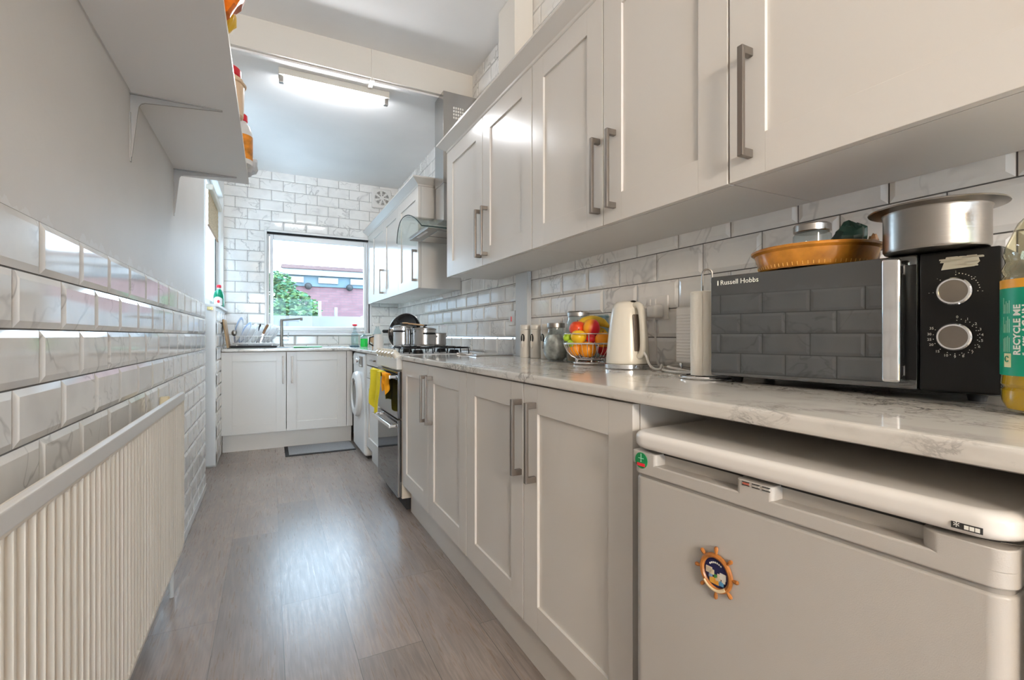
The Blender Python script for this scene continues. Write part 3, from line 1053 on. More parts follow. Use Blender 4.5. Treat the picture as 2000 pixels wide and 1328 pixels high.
# ------------------------------------------------------------------ pans on the hob
def pan(name, label, c, r, h, m, group='pans on the hob'):
    t = thing(name, label, 'pan', c, 0, group)
    mb = MB()
    mb.lathe([(0, 0), (r * .93, 0), (r * .99, 0.006), (r, 0.014), (r, h - 0.004), (r + 0.004, h), (r - 0.002, h), (r - 0.003, 0.01), (0, 0.006)], c, 40)
    mb.build('body', m, t)
    return t
ZB = 0.9645
def lid(t, c, r, h, m, knob=True):
    mb = MB()
    mb.lathe([(r + 0.003, h + .0005), (r + 0.003, h + 0.005), (r * .9, h + 0.009), (r * .5, h + 0.014), (0, h + 0.016)], c, 40)
    l = mb.build('lid', m, t)
    if knob:
        mb = MB(); mb.lathe([(0.008, h + 0.0155), (0.008, h + 0.022), (0.018, h + 0.025), (0.018, h + 0.032), (0.0, h + 0.034)], c, 20)
        mb.build('lid_knob', M_BLACK, l)
    return l
def ears(t, c, r, z, m, ang):
    for s in (0, PI):
        a = ang + s
        d = Vector((math.cos(a), math.sin(a), 0)); n = Vector((-d.y, d.x, 0))
        c0 = Vector(c) + Vector((0, 0, z))
        mb = MB()
        mb.tube([c0 + d * r + n * 0.035, c0 + d * (r + .028) + n * 0.03, c0 + d * (r + .034), c0 + d * (r + .028) - n * 0.03, c0 + d * r - n * 0.035], 0.006, 8)
        mb.build('handle', m, t)
cA = (0.803, 3.205, ZB)
sp_ = pan('stock_pot', 'tall steel stock pot on the front ring of the cooker', cA, 0.063, 0.128, M_CHROME)
lid(sp_, cA, 0.063, 0.128, M_STEELD); ears(sp_, cA, 0.063, 0.10, M_BLACK, math.radians(54))
cB = (0.926, 3.115, ZB)
sq = pan('saucepan', 'steel lidded casserole in the middle of the hob', cB, 0.077, 0.112, M_STEEL)
lid(sq, cB, 0.077, 0.112, M_STEEL); ears(sq, cB, 0.077, 0.085, M_BLACK, math.radians(-85))
cC = (1.045, 3.215, ZB)
pn = pan('saucepan', 'dull aluminium pan at the back of the hob by the tiles', cC, 0.066, 0.088, M_STEELD)
ears(pn, cC, 0.066, 0.065, M_STEELD, math.radians(-5 + 50))
# wooden spoon across the pot
mb = MB()
mb.tube([(0.83, 3.175, 1.1165), (0.86, 3.155, 1.113), (0.895, 3.132, 1.108), (0.915, 3.095, 1.1035)], [0.005, 0.005, 0.006, 0.006], 8)
mb.ball((0.815, 3.186, 1.1195), 0.026, 0.018, 0.006, 14, Matrix.Rotation(-0.6, 3, 'Z'))
tag(mb.build('wooden_spoon', M_WOOD, loc=(0.88, 3.14, 1.115)), 'wooden spoon lying across the two pan lids', 'spoon')
# black wok leaning behind
wk = thing('wok', 'large black wok leaning upright behind the stock pot', 'wok', (0.90, 3.56, WT))
mb = MB()
axis = Vector((-0.72, -0.66, 0.22)).normalized()
cW = Vector((0.905, 3.57, WT + 0.148))
mb.lathe([(0.0, -0.06), (0.07, -0.052), (0.115, -0.03), (0.142, 0.0), (0.139, 0.0), (0.112, -0.026), (0.068, -0.047), (0.0, -0.055)], cW, 40, axis)
mb.build('bowl', M_BLKG, wk)
mb = MB()
q = Vector((0, 0, 1)).rotation_difference(axis).to_matrix()
mb.tube([cW + q @ Vector((0.141 * math.cos(a), 0.141 * math.sin(a), 0.0)) for a in [2 * PI * k / 40 for k in range(40)]], 0.003, 6, True)
mb.build('rim', M_STEEL, wk)
mb = MB()
side = Vector((-0.66, 0.72, 0)).normalized()
hp = cW + side * 0.142
mb.box(-0.009, 0.009, -0.012, 0.012, 0, 0.05, 0.004)
mb.xf(Matrix.Translation(hp) @ Vector((0, 0, 1)).rotation_difference(side).to_matrix().to_4x4())
mb.build('handle', M_BLACK, wk)
# white jug and wooden board by the window corner
jg = thing('jug', 'white and steel jug standing behind the wok handle', 'jug', (0.80, 4.0, WT))
mb = MB(); mb.lathe([(0, 0.0005), (0.04, 0.0005), (0.042, 0.01), (0.038, 0.10), (0.034, 0.12), (0.036, 0.128), (0.033, 0.128), (0.032, 0.12), (0, 0.118)], (0.80, 4.0, WT), 28)
mb.build('body', M_WHITEP, jg)
mb = MB(); mb.tube([(0.765, 4.02, WT + .11), (0.735, 4.035, WT + .10), (0.732, 4.037, WT + .05), (0.763, 4.02, WT + .03)], 0.006, 8)
mb.build('handle', M_BLACK, jg)
mb = MB(); mb.lathe([(0, 0), (0.03, 0), (0.034, 0.004), (0.034, 0.012), (0.03, 0.016), (0, 0.016)], (0.815, 4.30, WT + 0.085), 28, (-0.6, -0.8, 0.05))
mb.cyl((0.815, 4.30, WT + 0.052), (0.815, 4.30, WT + 0.001), 0.008, 0.014, 12)
tag(mb.build('wooden_masher', M_WOOD, loc=(0.815, 4.3, WT)), 'round wooden masher standing beside the white jug', 'utensil')
sb = thing('spray_bottle', 'whitish clear spray bottle against the tiles right of the window', 'bottle', (0.92, 4.66, WT))
mb = MB(); mb.lathe([(0, 0.0005), (0.04, 0.0005), (0.043, 0.01), (0.043, 0.11), (0.03, 0.16), (0.016, 0.19), (0.016, 0.205), (0, 0.205)], (0.92, 4.66, WT), 24)
mb.build('body', M_PETC, sb)
mb = MB(); mb.box(0.88, 0.945, 4.65, 4.67, WT + 0.206, WT + 0.236, 0.006)
mb.cyl((0.92, 4.66, WT + 0.19), (0.92, 4.66, WT + 0.215), 0.012, 0.012, 14)
mb.build('trigger_head', M_WHITEP, sb)

# steel tray on the worktop beside the cooker
tr_ = MB()
tr_.box(1.02, 1.255, 2.44, 2.755, WT + 0.0005, WT + 0.010, 0.004)
tag(tr_.build('tray', M_CHROME, loc=(1.14, 2.6, WT)), 'flat shiny steel tray on the worktop between canisters and hob', 'tray')

# ------------------------------------------------------------------ extractor hood
hd = thing('cooker_hood', 'stainless extractor hood with curved glass canopy above the cooker', 'hood', (1.15, 3.1, 1.69))
mb = MB()
mb.box(1.035, XR - 0.0085, 3.035, 3.205, 1.80, 2.40, 0.002)
mb.box(1.03, XR - 0.0085, 3.03, 3.21, 2.06, ZF - 0.001, 0.002)
ch = mb.build('chimney', M_STEEL, hd)
mb = MB()
for i in range(5):
    for j in range(4):
        x = 1.10 + i * 0.016; z = 2.50 + j * 0.022
        mb.box(x, x + 0.010, 3.0285, 3.0295, z, z + 0.014)
mb.build('vent_slots', M_WHITEP, ch)
mb = MB()
mb.box(0.855, XR - 0.0085, 2.80, 3.24, 1.69, 1.715, 0.004)
mb.prism([(0.90, 2.9), (XR - 0.0085, 2.9), (XR - 0.0085, 3.3), (0.90, 3.3)], lambda p: Vector((p[0], p[1] - .06, 1.716)), lambda p: Vector((p[0] if p[0] > 1 else 1.03, 3.0 if p[1] < 3 else 3.22, 1.805)))
bd = mb.build('body', M_STEELD, hd)
mb = MB()
mb.box(0.93, XR - 0.06, 2.83, 3.01, 1.6865, 1.6895, 0.001)
mb.box(0.93, XR - 0.06, 3.03, 3.21, 1.6865, 1.6895, 0.001)
mb.build('grease_filter', M_STEEL, bd)
mb = MB()
mb.box(0.868, 0.885, 2.90, 3.10, 1.6868, 1.6895)
mb.build('switch_strip', M_WHITEP, bd)
def canopy(u, v):
    y = 2.765 + 0.62 * u
    k = (u - 0.5) * 2
    x0 = 0.775 + 0.03 * k * k
    return Vector((x0 + (XR - 0.01 - x0) * v, y, 1.805 - 0.115 * abs(k) ** 2.2))
mb = MB(); mb.grid(canopy, 28, 4, thick=0.006)
g_ = mb.build('glass_canopy', M_HGLASS, hd, angle=60)
mb = MB(); mb.tube([canopy(i / 28, 0) + Vector((0, 0, .003)) for i in range(29)], 0.0028, 6)
mb.tube([canopy(0, j / 4) + Vector((0, 0, .003)) for j in range(5)], 0.0034, 6)
mb.build('glass_edge', mat('dark_green_glass_edge', (0.015, 0.03, 0.032), 0.6, spec=0.2), g_)

# ------------------------------------------------------------------ washing machine
wm = thing('washing_machine', 'white front-loading washing machine under the worktop by the window corner', 'washing machine', (1.0, 4.42, 0))
WXF = 0.70
mb = MB(); mb.box(WXF, 1.25, 4.085, 4.685, 0.02, 0.885, 0.03, 4)
mb.build('cabinet', M_APPL, wm)
mb = MB(); mb.box(WXF + 0.03, 1.2, 4.10, 4.67, 0.001, 0.03)
mb.build('feet', M_DARK, wm)
mb = MB()
cD = (WXF - 0.001, 4.385, 0.52)
mb.lathe([(0.20, 0.0), (0.20, 0.018), (0.19, 0.035), (0.17, 0.042), (0.14, 0.042), (0.135, 0.03), (0.135, 0.0)], cD, 48, (-1, 0, 0), cap=False)
dr = mb.build('door', M_APPL, wm)
mb = MB(); mb.lathe([(0.136, 0.004), (0.13, 0.03), (0.09, 0.026), (0, 0.016)], cD, 40, (-1, 0, 0))
mb.build('porthole_glass', M_OVEN, dr)
mb = MB()
mb.box(WXF - 0.004, WXF + 0.004, 4.17, 4.33, 0.765, 0.855, 0.003)
mb.build('display', M_BLKG, wm)
mb = MB(); mb.box(WXF - 0.005, WXF - 0.0042, 4.20, 4.30, 0.772, 0.784)
mb.build('display_text', M_INK, wm)
mb = MB(); mb.cyl((WXF, 4.40, 0.81), (WXF - 0.02, 4.40, 0.81), 0.026, 0.022, 24, 0.002)
mb.build('dial', M_CHROME, wm)
mb = MB(); mb.box(WXF - 0.004, WXF + 0.004, 4.47, 4.65, 0.77, 0.85, 0.004)
mb.build('detergent_drawer', M_APPL, wm)

# ------------------------------------------------------------------ fridge
FA = math.radians(4.5)
fr = thing('fridge', 'small grey-white under-counter fridge with ship wheel magnet on its door', 'fridge', (0.648, 0.735, 0), FA)
# local: x into the wall, y from 0 (left edge) down to -FW (right edge)
FWD = 0.535
def rbox(mb, x0, x1, y0, y1, z0, z1, r, seg=6, b=0.004):
    """box with the two front vertical edges rounded by r"""
    pts = []
    for k in range(seg + 1):
        a = PI / 2 * k / seg
        pts.append((x0 + r - r * math.sin(a), y0 + r - r * math.cos(a)))
    for k in range(seg + 1):
        a = PI / 2 * k / seg
        pts.append((x0 + r - r * math.cos(a), y1 - r + r * math.sin(a)))
    pts += [(x1, y1), (x1, y0)]
    mb.prism(pts, lambda p: Vector((p[0], p[1], z0)), lambda p: Vector((p[0], p[1], z1)), b=b)
    return mb
def rloft(mb, x0, x1, y0, y1, r, levels, seg=8):
    """rounded-front box lofted through (z, inset) levels"""
    rings = []
    for z, ins in levels:
        rr = max(0.001, r - ins * 0.3)
        a0, a1, b0, b1 = x0 + ins, x1, y0 + ins, y1 - ins
        pts = []
        for k in range(seg + 1):
            a = PI / 2 * k / seg
            pts.append((a0 + rr - rr * math.sin(a), b0 + rr - rr * math.cos(a)))
        for k in range(seg + 1):
            a = PI / 2 * k / seg
            pts.append((a0 + rr - rr * math.cos(a), b1 - rr + rr * math.sin(a)))
        pts += [(a1, b1), (a1, b0)]
        rings.append([mb.bm.verts.new((p[0], p[1], z)) for p in pts])
    n = len(rings[0])
    for A, B in zip(rings, rings[1:]):
        for k in range(n):
            mb.bm.faces.new((A[k], A[(k + 1) % n], B[(k + 1) % n], B[k]))
    mb.bm.faces.new(list(reversed(rings[0]))); mb.bm.faces.new(rings[-1])
    return mb
def rlev(z0, z1, b, n=5):
    lo = [(z0 + b - b * math.cos(PI / 2 * k / n), b - b * math.sin(PI / 2 * k / n)) for k in range(n + 1)]
    return lo + [(z1 - b + b * math.sin(PI / 2 * k / n), b - b * math.cos(PI / 2 * k / n)) for k in range(n + 1)]
mb = MB(); mb.box(0.055, 0.50, -FWD + 0.004, -0.004, 0.02, 0.805, 0.004)
mb.build('body', M_FRIDGE, fr, local=True)
mb = MB(); mb.box(0.05, 0.49, -FWD + 0.012, -0.012, 0.001, 0.04)
mb.build('base_feet', M_DARK, fr, local=True)
# door: lower skin
mb = MB(); rloft(mb, 0.0, 0.05, -FWD, 0.0, 0.022, rlev(0.05, 0.7575, 0.004, 3))
fd = mb.build('door', M_FRIDGE, fr, local=True)
# door top strip with the two finger pockets, built from bars around the pockets
mb = MB()
ZT, ZS, ZP = 0.808, 0.764, 0.7905
pk = [(-0.0649, -0.2197), (-0.2887, -0.4514)]
rloft(mb, -0.003, 0.05, -FWD - 0.001, 0.001, 0.022, rlev(ZS, ZP - 0.004, 0.003, 3))
rloft(mb, 0.024, 0.05, -FWD - 0.001, 0.001, 0.02, [(ZP - 0.004, 0), (ZT, 0)])
for ya_, yb_ in ((pk[0][0] + 0.006, 0.001), (pk[1][0] + 0.006, pk[0][1] - 0.004), (-FWD - 0.001, pk[1][1] - 0.004)):
    rloft(mb, -0.003, 0.045, ya_, yb_, 0.02 if ya_ < -0.5 else 0.007, rlev(ZP - 0.008, ZT - 0.0005, 0.0015, 3))
mb.build('handle_strip', M_FRIDGE, fd, local=True)
mb = MB(); rloft(mb, 0.003, 0.05, -FWD + 0.003, -0.003, 0.02, [(0.757, 0), (0.7645, 0)])
mb.build('groove', mat('grey_groove', (0.30, 0.28, 0.26), 0.5), fd, local=True)
# lid
mb = MB()
pts = []
rloft(mb, -0.008, 0.50, -FWD - 0.008, 0.006, 0.036, rlev(0.8135, 0.846, 0.012))
lidf = mb.build('lid', M_FRIDGEL, fr, local=True)
mb = MB(); rloft(mb, 0.02, 0.5, -FWD + 0.008, -0.008, 0.02, [(0.805, 0), (0.814, 0)])
mb.build('lid_gap', M_DARK, fr, local=True)
# freezer star mark on the lid
def FM(x, y, z):
    """matrix putting text on the fridge front (local frame), reading left to right"""
    R = Matrix(((0, 0, -1, 0), (-1, 0, 0, 0), (0, 1, 0, 0), (0, 0, 0, 1)))
    return Matrix.Translation((x, y, z)) @ R
mb = MB()
mb.box(-0.0088, -0.0078, -0.513, -0.487, 0.8205, 0.8275)
sk = mb.build('freezer_mark', M_INKD, lidf, local=True)
mb = MB()
mb.text('*', 0.013, FM(-0.0089, -0.4915, 0.8225), 0.0002)
for k in range(3):
    mb.box(-0.0092, -0.0088, -0.5018 - k * 0.0045, -0.498 - k * 0.0045, 0.8218, 0.8262)
mb.build('freezer_symbols', M_INK, lidf, local=True)
# indicator lights on the strip
for yy, m in ((-0.2406, M_RED), (-0.2572, M_STEELD), (-0.2733, M_STEELD)):
    mb = MB(); mb.box(-0.0045, -0.0028, yy - 0.006, yy + 0.006, 0.7995, 0.8005)
    mb.box(-0.0045, -0.0028, yy - 0.006, yy + 0.006, 0.8045, 0.8055)
    mb.build('indicator_frame', M_INKD, fd, local=True)
    mb = MB(); mb.box(-0.0042, -0.0028, yy - 0.005, yy + 0.005, 0.801, 0.804)
    mb.build('indicator_lamp', mat('dim_red_lens', (0.45, 0.12, 0.08), 0.3) if m is M_RED else M_FRIDGE, fd, local=True)
# green round badge
mb = MB(); mb.lathe([(0, 0), (0.0155, 0), (0.0155, 0.0012), (0, 0.0016)], (-0.0032, -0.0245, 0.7905), 32, (-1, 0, 0))
bg = mb.build('round_badge', M_GREEN, fd, local=True)
bg['label'] = 'round green badge with a red bar'
mb = MB(); mb.box(-0.0053, -0.0046, -0.0345, -0.0145, 0.7795, 0.7855, 0.0005)
mb.build('badge_bar', M_RED, fd, local=True)
mb = MB(); mb.box(-0.0053, -0.0046, -0.0249, -0.0241, 0.788, 0.804)
mb.box(-0.0053, -0.0046, -0.031, -0.018, 0.7945, 0.7953)
mb.build('badge_lines', M_INKT, fd, local=True)

# ship's wheel magnet on the fridge door
mg = thing('magnet', "ship's wheel fridge magnet with a navy harbour picture", 'magnet', WM['fridge'] @ Vector((-0.0005, -0.189, 0.641)), FA)
mb = MB()
tilt = math.radians(-22)
ring = lambda r, n=40: [(-0.004, -r * math.sin(a), r * 1.08 * math.cos(a)) for a in [2 * PI * k / n for k in range(n)]]
mb.tube(ring(0.026), 0.0042, 8, True)
mb.xf(Matrix.Rotation(tilt, 4, 'X'))
mb.build('wheel_rim', M_MAGW, mg, local=True)
for k in range(8):
    a = 2 * PI * (k + 0.5) / 8 + tilt
    d = Vector((0, -math.sin(a), 1.08 * math.cos(a)))
    mb = MB()
    mb.tube([Vector((-0.004, 0, 0)) + d * s for s in (0.027, 0.031, 0.034, 0.038, 0.040)], [0.0022, 0.0022, 0.0032, 0.0034, 0.002], 8)
    mb.build('spoke', M_MAGW, mg, local=True)
mb = MB(); mb.lathe([(0, 0.0), (0.0235, 0.0), (0.0235, 0.003), (0, 0.0035)], (-0.0005, 0, 0), 36, (-1, 0, 0))
mb.build('picture_disc', M_NAVY, mg, local=True)
bits = [((0.20, 0.30, 0.50), -0.010, -0.008), ((0.62, 0.52, 0.36), -0.008, -0.001), ((0.55, 0.45, 0.33), -0.013, 0.001), ((0.05, 0.22, 0.05), 0.000, -0.006),
        ((0.70, 0.30, 0.03), 0.001, -0.015), ((0.70, 0.36, 0.06), -0.006, -0.014), ((0.70, 0.55, 0.42), 0.006, -0.003), ((0.08, 0.25, 0.45), 0.010, -0.014),
        ((0.70, 0.68, 0.62), 0.013, -0.002), ((0.70, 0.66, 0.58), 0.014, -0.009), ((0.62, 0.50, 0.36), 0.004, -0.010)]
for i, (c, yy, zz) in enumerate(bits):
    mb = MB(); s = 0.0035 + 0.0012 * (i % 3)
    mb.box(-0.0052, -0.0034, -yy - s, -yy + s, zz - s * .9, zz + s * .9, 0.0012)
    mb.build('harbour_relief', mat('relief_paint', c, 0.4), mg, local=True)
mb = MB()
for k in range(7):
    a = -0.9 + k * 0.22
    yy, zz = 0.0165 * math.sin(a + .15), 0.0165 * math.cos(a + .15)
    mb.box(-0.0042, -0.0037, -yy - 0.0012, -yy + 0.0012, zz - 0.0013, zz + 0.0013)
mb.build('picture_caption', M_INK, mg, local=True)
mb = MB(); mb.tube([(-0.006, -0.026 * math.sin(a), 0.028 * math.cos(a)) for a in [PI + 0.9 - 1.7 * k / 14 for k in range(15)]], 0.003, 8)
mb.build('rope', M_ROPE, mg, local=True)

# ------------------------------------------------------------------ microwave
MA = math.radians(7.46)
mw = thing('microwave', 'black microwave oven with mirrored door and two silver dials', 'microwave', (0.988, 0.829, WT), MA)
ML, MZ0, MZ1, MD = 0.512, 0.014, 0.262, 0.245
mb = MB(); mb.box(0.012, MD, -ML, 0.0, MZ0, MZ1 + 0.0, 0.006)
mb.build('casing', M_BLACK, mw, local=True)
for sx in (0.05, MD - 0.04):
    for sy in (-0.035, -ML + 0.04):
        mb = MB(); mb.cyl((sx, sy, 0.0005), (sx, sy, MZ0 + 0.001), 0.012, 0.015, 16)
        mb.build('foot', M_DARK, mw, local=True)
# door 0 .. -0.405
mb = MB(); mb.box(-0.010, 0.011, -0.4055, -0.0005, MZ0 + 0.003, MZ1 - 0.002, 0.003)
md = mb.build('door', M_MWDOOR, mw, local=True)
mb = MB(); mb.box(-0.0108, 0.0, -0.4045, -0.388, MZ0 + 0.02, MZ1 - 0.02, 0.001)
mb.build('door_edge_band', M_BLACK, md, local=True)
mb = MB()
mb.box(-0.040, -0.026, -0.389, -0.361, 0.030, 0.2535, 0.005, 3)
mb.box(-0.030, -0.0095, -0.387, -0.372, 0.040, 0.060, 0.003)
mb.box(-0.030, -0.0095, -0.387, -0.372, 0.225, 0.245, 0.003)
mb.build('handle', M_CHROME, md, local=True)
mb = MB(); mb.text('Russell Hobbs', 0.0165, FM(-0.0102, -0.026, 0.243), 0.0002, 'LEFT')
mb.box(-0.0106, -0.0101, -0.0215, -0.0185, 0.237, 0.249, 0.001)
lg = mb.build('logo', M_INK, md, local=True)
# control side
mb = MB(); mb.box(-0.008, 0.011, -ML, -0.4075, MZ0 + 0.003, MZ1 - 0.002, 0.004)
cp = mb.build('control_panel', M_BLACK, mw, local=True)
def dial(zc, marks):
    k = thing  # noqa
    mb = MB(); mb.lathe([(0.0235, 0), (0.0235, 0.010), (0.0215, 0.0125), (0.019, 0.0125), (0.0185, 0.0115)], (-0.0078, -0.4555, zc), 40, (-1, 0, 0), cap=False)
    d = mb.build('dial', M_CHROME, cp, local=True)
    mb = MB(); mb.lathe([(0.0188, 0), (0.0188, 0.0115), (0, 0.0119)], (-0.0078, -0.4555, zc), 40, (-1, 0, 0))
    mb.build('dial_face', M_HANDLE, cp, local=True)
    mb = MB()
    for a, s in marks:
        r = 0.031 if not s else 0.034
        y = -0.4555 - r * math.sin(a); z = zc + r * math.cos(a)
        if s:
            mb.text(s, 0.0062, FM(-0.0085, y, z), 0.0001)
            y = -0.4555 - 0.0285 * math.sin(a); z = zc + 0.0285 * math.cos(a)
        mb.box(-0.0088, -0.0079, y - 0.0006, y + 0.0006, z - 0.0006, z + 0.0006)
    mb.build('dial_scale', M_INK, cp, local=True)
dial(0.1895, [(math.radians(-90), '-'), (math.radians(-42), '.'), (math.radians(2), ':'), (math.radians(48), '-'), (math.radians(92), '-')] + [(math.radians(10 + 8 * k), None) for k in range(10)])
lab = [('0', 5), ('1', 28), ('2', 50), ('3', 68), ('4', 84), ('5', 100), ('6', 118), ('7', 140), ('8', 162), ('9', 180), ('10', 200), ('15', 222), ('20', 246), ('25', 262), ('30', 278), ('35', 296)]
dial(0.112, [(math.radians(a), s) for s, a in lab] + [(math.radians(15 + 11 * k), None) for k in range(17)])
mb = MB()
rng = random.Random(3)
for k in range(26):
    y = -0.4405 - rng.random() * 0.042; z = 0.230 + rng.random() * 0.018
    mb.box(-0.0084, -0.0079, y - 0.006 - rng.random() * .006, y + 0.006, z - 0.0012, z + 0.0012)
mb.prism([(-0.4375, 0.2275), (-0.480, 0.2300), (-0.4865, 0.2375), (-0.484, 0.2470), (-0.462, 0.2490), (-0.4425, 0.2440)], lambda q: Vector((-0.0081, q[0], q[1])), lambda q: Vector((-0.0078, q[0], q[1])))
mb.build('torn_sticker', mat('grey_torn_paper', (0.55, 0.52, 0.48), 0.8), cp, local=True)

# steel pot with wide rim on the microwave
ZM = WT + MZ1
pt = thing('steel_pot', 'brushed steel pot with broad flat rim on top of the microwave', 'pot', (1.044, 0.406, ZM + .0005))
mb = MB()
mb.lathe([(0, 0), (0.070, 0), (0.0725, 0.004), (0.0725, 0.066), (0.0745, 0.0695), (0.094, 0.073), (0.095, 0.0745), (0.094, 0.0755), (0.073, 0.0735), (0.070, 0.07), (0.0695, 0.004), (0, 0.003)], (1.044, 0.406, ZM + .0005), 64)
mb.build('bowl', M_POT, pt)
# amber flan dish
ds = thing('flan_dish', 'amber glass flan dish with fluted side on the microwave', 'dish', (1.105, 0.650, ZM + .0005))
mb = MB()
c = (1.105, 0.650, ZM + .0005)
mb.lathe([(0, 0), (0.108, 0), (0.112, 0.004), (0.121, 0.036), (0.128, 0.041), (0.129, 0.045), (0.126, 0.047), (0.118, 0.043), (0.109, 0.006), (0, 0.004)], c, 72)
db = mb.build('bowl', M_DISH, ds)
mb = MB()
for k in range(72):
    a = 2 * PI * k / 72
    d = Vector((math.cos(a), math.sin(a), 0))
    mb.tube([Vector(c) + d * 0.1115 + Vector((0, 0, 0.003)), Vector(c) + d * 0.1138 + Vector((0, 0, 0.0095))], 0.0009, 5)
mb.build('fluting', mat('pale_amber', (0.70, 0.36, 0.06), 0.3), db)
JY = (1.128, 0.668, ZM + .0052)
jr = thing('small_jar', 'glass jar with metal lid standing in the amber dish', 'jar', JY)
mb = MB(); mb.lathe([(0, 0), (0.036, 0), (0.039, 0.004), (0.039, 0.08), (0.034, 0.087), (0, 0.087)], JY, 32)
mb.build('body', M_JGLASS, jr)
mb = MB(); mb.lathe([(0.036, 0.0875), (0.0385, 0.089), (0.0385, 0.103), (0.036, 0.106), (0, 0.107)], JY, 32)
mb.build('lid', M_STEEL, jr)
mb = MB()
def crumple(c, rx, ry, rz, seed, amp=0.35):
    m_ = MB(); m_.ball((0, 0, 0), 1, 1, 1, 20)
    for v in m_.bm.verts:
        n_ = noise.noise(v.co * 2.2 + Vector((seed, seed * 2, 0)))
        v.co *= 1 + amp * n_
        v.co = Vector((v.co.x * rx, v.co.y * ry, v.co.z * rz)) + Vector(c)
    return m_
m_ = crumple((1.130, 0.590, ZM + 0.053), 0.024, 0.034, 0.045, 4.2, 0.5)
tag(m_.build('plastic_bag', M_GREENSIGN, loc=(1.13, 0.59, ZM + .006), angle=20), 'crumpled dark green plastic in the amber dish', 'bag')
m_ = crumple((1.165, 0.560, ZM + 0.040), 0.012, 0.012, 0.033, 9.0, 0.3)
m_.xf(Matrix.Translation((0.0, -0.0, 0.0)))
tag(m_.build('dried_pod', M_WOODD, loc=(1.165, 0.555, ZM + .006), angle=20), 'small brown dried pod in the amber dish beside the pot', 'food')

# ------------------------------------------------------------------ oil bottle
BO = Vector((0.992, 0.254, WT + .0005))
ob = thing('oil_bottle', 'large cooking oil bottle with green recycling label beside the microwave', 'bottle', BO)
R0 = 0.050
mb = MB()
prof = [(0.0, 0.004), (0.03, 0.0), (0.046, 0.004), (R0, 0.016), (R0, 0.034), (R0 - .003, 0.038), (R0, 0.043), (R0 - .001, 0.054), (R0 - .001, 0.196),
        (R0 - .004, 0.202), (R0 - .001, 0.210), (R0 - .006, 0.222), (R0 - .003, 0.232), (R0 - .006, 0.246), (0.038, 0.262), (0.036, 0.268), (0.032, 0.278), (0.020, 0.292), (0.015, 0.300), (0.015, 0.325), (0.0, 0.325)]
old = set()
mb.lathe(prof, BO, 48)
# petaloid foot
for v in mb.bm.verts:
    p = v.co - BO
    if p.z < 0.03:
        a = math.atan2(p.y, p.x)
        k = (1 - p.z / 0.03)
        f = 1 - 0.10 * k * (0.5 - 0.5 * math.cos(5 * a))
        v.co.x = BO.x + p.x * f; v.co.y = BO.y + p.y * f
mb.build('bottle_shell', M_PET, ob)
mb = MB(); mb.lathe([(0, 0.005), (0.028, 0.003), (0.043, 0.007), (R0 - .002, 0.018), (R0 - .002, 0.034), (R0 - .005, 0.038), (R0 - .002, 0.043), (R0 - .003, 0.054), (R0 - .003, 0.150), (0, 0.150)], BO, 48)
mb.build('oil', M_OIL, ob)
mb = MB(); mb.lathe([(R0 - .0004, 0.056), (R0, 0.0565), (R0, 0.182), (R0 - .0004, 0.1825)], BO, 64, cap=False)
lb = mb.build('label', M_LABELG, ob)
mb = MB(); mb.lathe([(R0 - .0003, 0.1828), (R0, 0.183), (R0, 0.195), (R0 - .0003, 0.1953)], BO, 64, cap=False)
mb.build('label_top_band', M_LABELO, ob)
mb = MB(); mb.lathe([(0.0155, 0.3), (0.0185, 0.302), (0.0185, 0.326), (0.0, 0.327)], BO, 32)
mb.build('cap', M_LABELO, ob)
# lettering wrapped on the label, reading upwards
def wrap_text(s, size, ang, zc, m, name, sx=1.0):
    mb = MB()
    mb.text(s, size, Matrix.Rotation(PI / 2, 4, 'Z'), 0.0001, 'LEFT', sx, 1.05, size * 0.035)
    # now x = across (around the bottle), y = up
    for v in mb.bm.verts:
        a = ang + v.co.x / R0
        h = R0 + 0.0003 + v.co.z
        v.co = BO + Vector((h * math.cos(a), h * math.sin(a), zc + v.co.y))
    return mb.build(name, m, lb)
camdir = math.atan2(-BO.y, -BO.x)        # towards the camera
A0 = camdir
wrap_text('RECYCLE ME', 0.0122, A0 - 0.66, 0.086, M_INK, 'lettering')
wrap_text("I'm 50%", 0.0082, A0 - 0.46, 0.086, M_INK, 'lettering')
wrap_text('AGAIN', 0.0125, A0 - 0.44, 0.118, M_INK, 'lettering')
wrap_text('recycled', 0.007, A0 - 0.30, 0.086, M_INKT, 'lettering')
mb = MB()
rng = random.Random(5)
for k in range(15):
    a = A0 - 1.10 + (k % 5) * 0.055
    z0 = 0.090 + (k // 5) * 0.028
    h = 0.012 + rng.random() * 0.012
    d = Vector((math.cos(a), math.sin(a), 0)); n = Vector((-d.y, d.x, 0))
    p = BO + d * (R0 + 0.0004)
    mb.prism([(-0.0004, z0), (0.0004, z0), (0.0004, z0 + h), (-0.0004, z0 + h)],
             lambda q: p + n * q[0] + Vector((0, 0, q[1])), lambda q: p - d * 0.0004 + n * q[0] + Vector((0, 0, q[1])))
mb.build('small_print', M_INKT, lb)
mb = MB()
a = A0 - 0.94
d = Vector((math.cos(a), math.sin(a), 0)); n = Vector((-d.y, d.x, 0)); p = BO + d * (R0 + 0.0006)
mb.prism([(-0.0055, 0.068), (0.0055, 0.068), (0.0055, 0.088), (-0.0055, 0.088)], lambda q: p + n * q[0] + Vector((0, 0, q[1])), lambda q: p - d * 0.001 + n * q[0] + Vector((0, 0, q[1])))
mb.build('symbol_box', mat('cream_print', (0.80, 0.76, 0.45), 0.5), lb)
mb = MB()
p2 = p + d * 0.0006
mb.tube([p2 + n * (0.003 * math.cos(t)) + Vector((0, 0, 0.080 + 0.004 * math.sin(t))) for t in [0.5 + 5.2 * k / 16 for k in range(17)]], 0.0007, 5)
mb.build('symbol_mark', M_LABELG, lb)

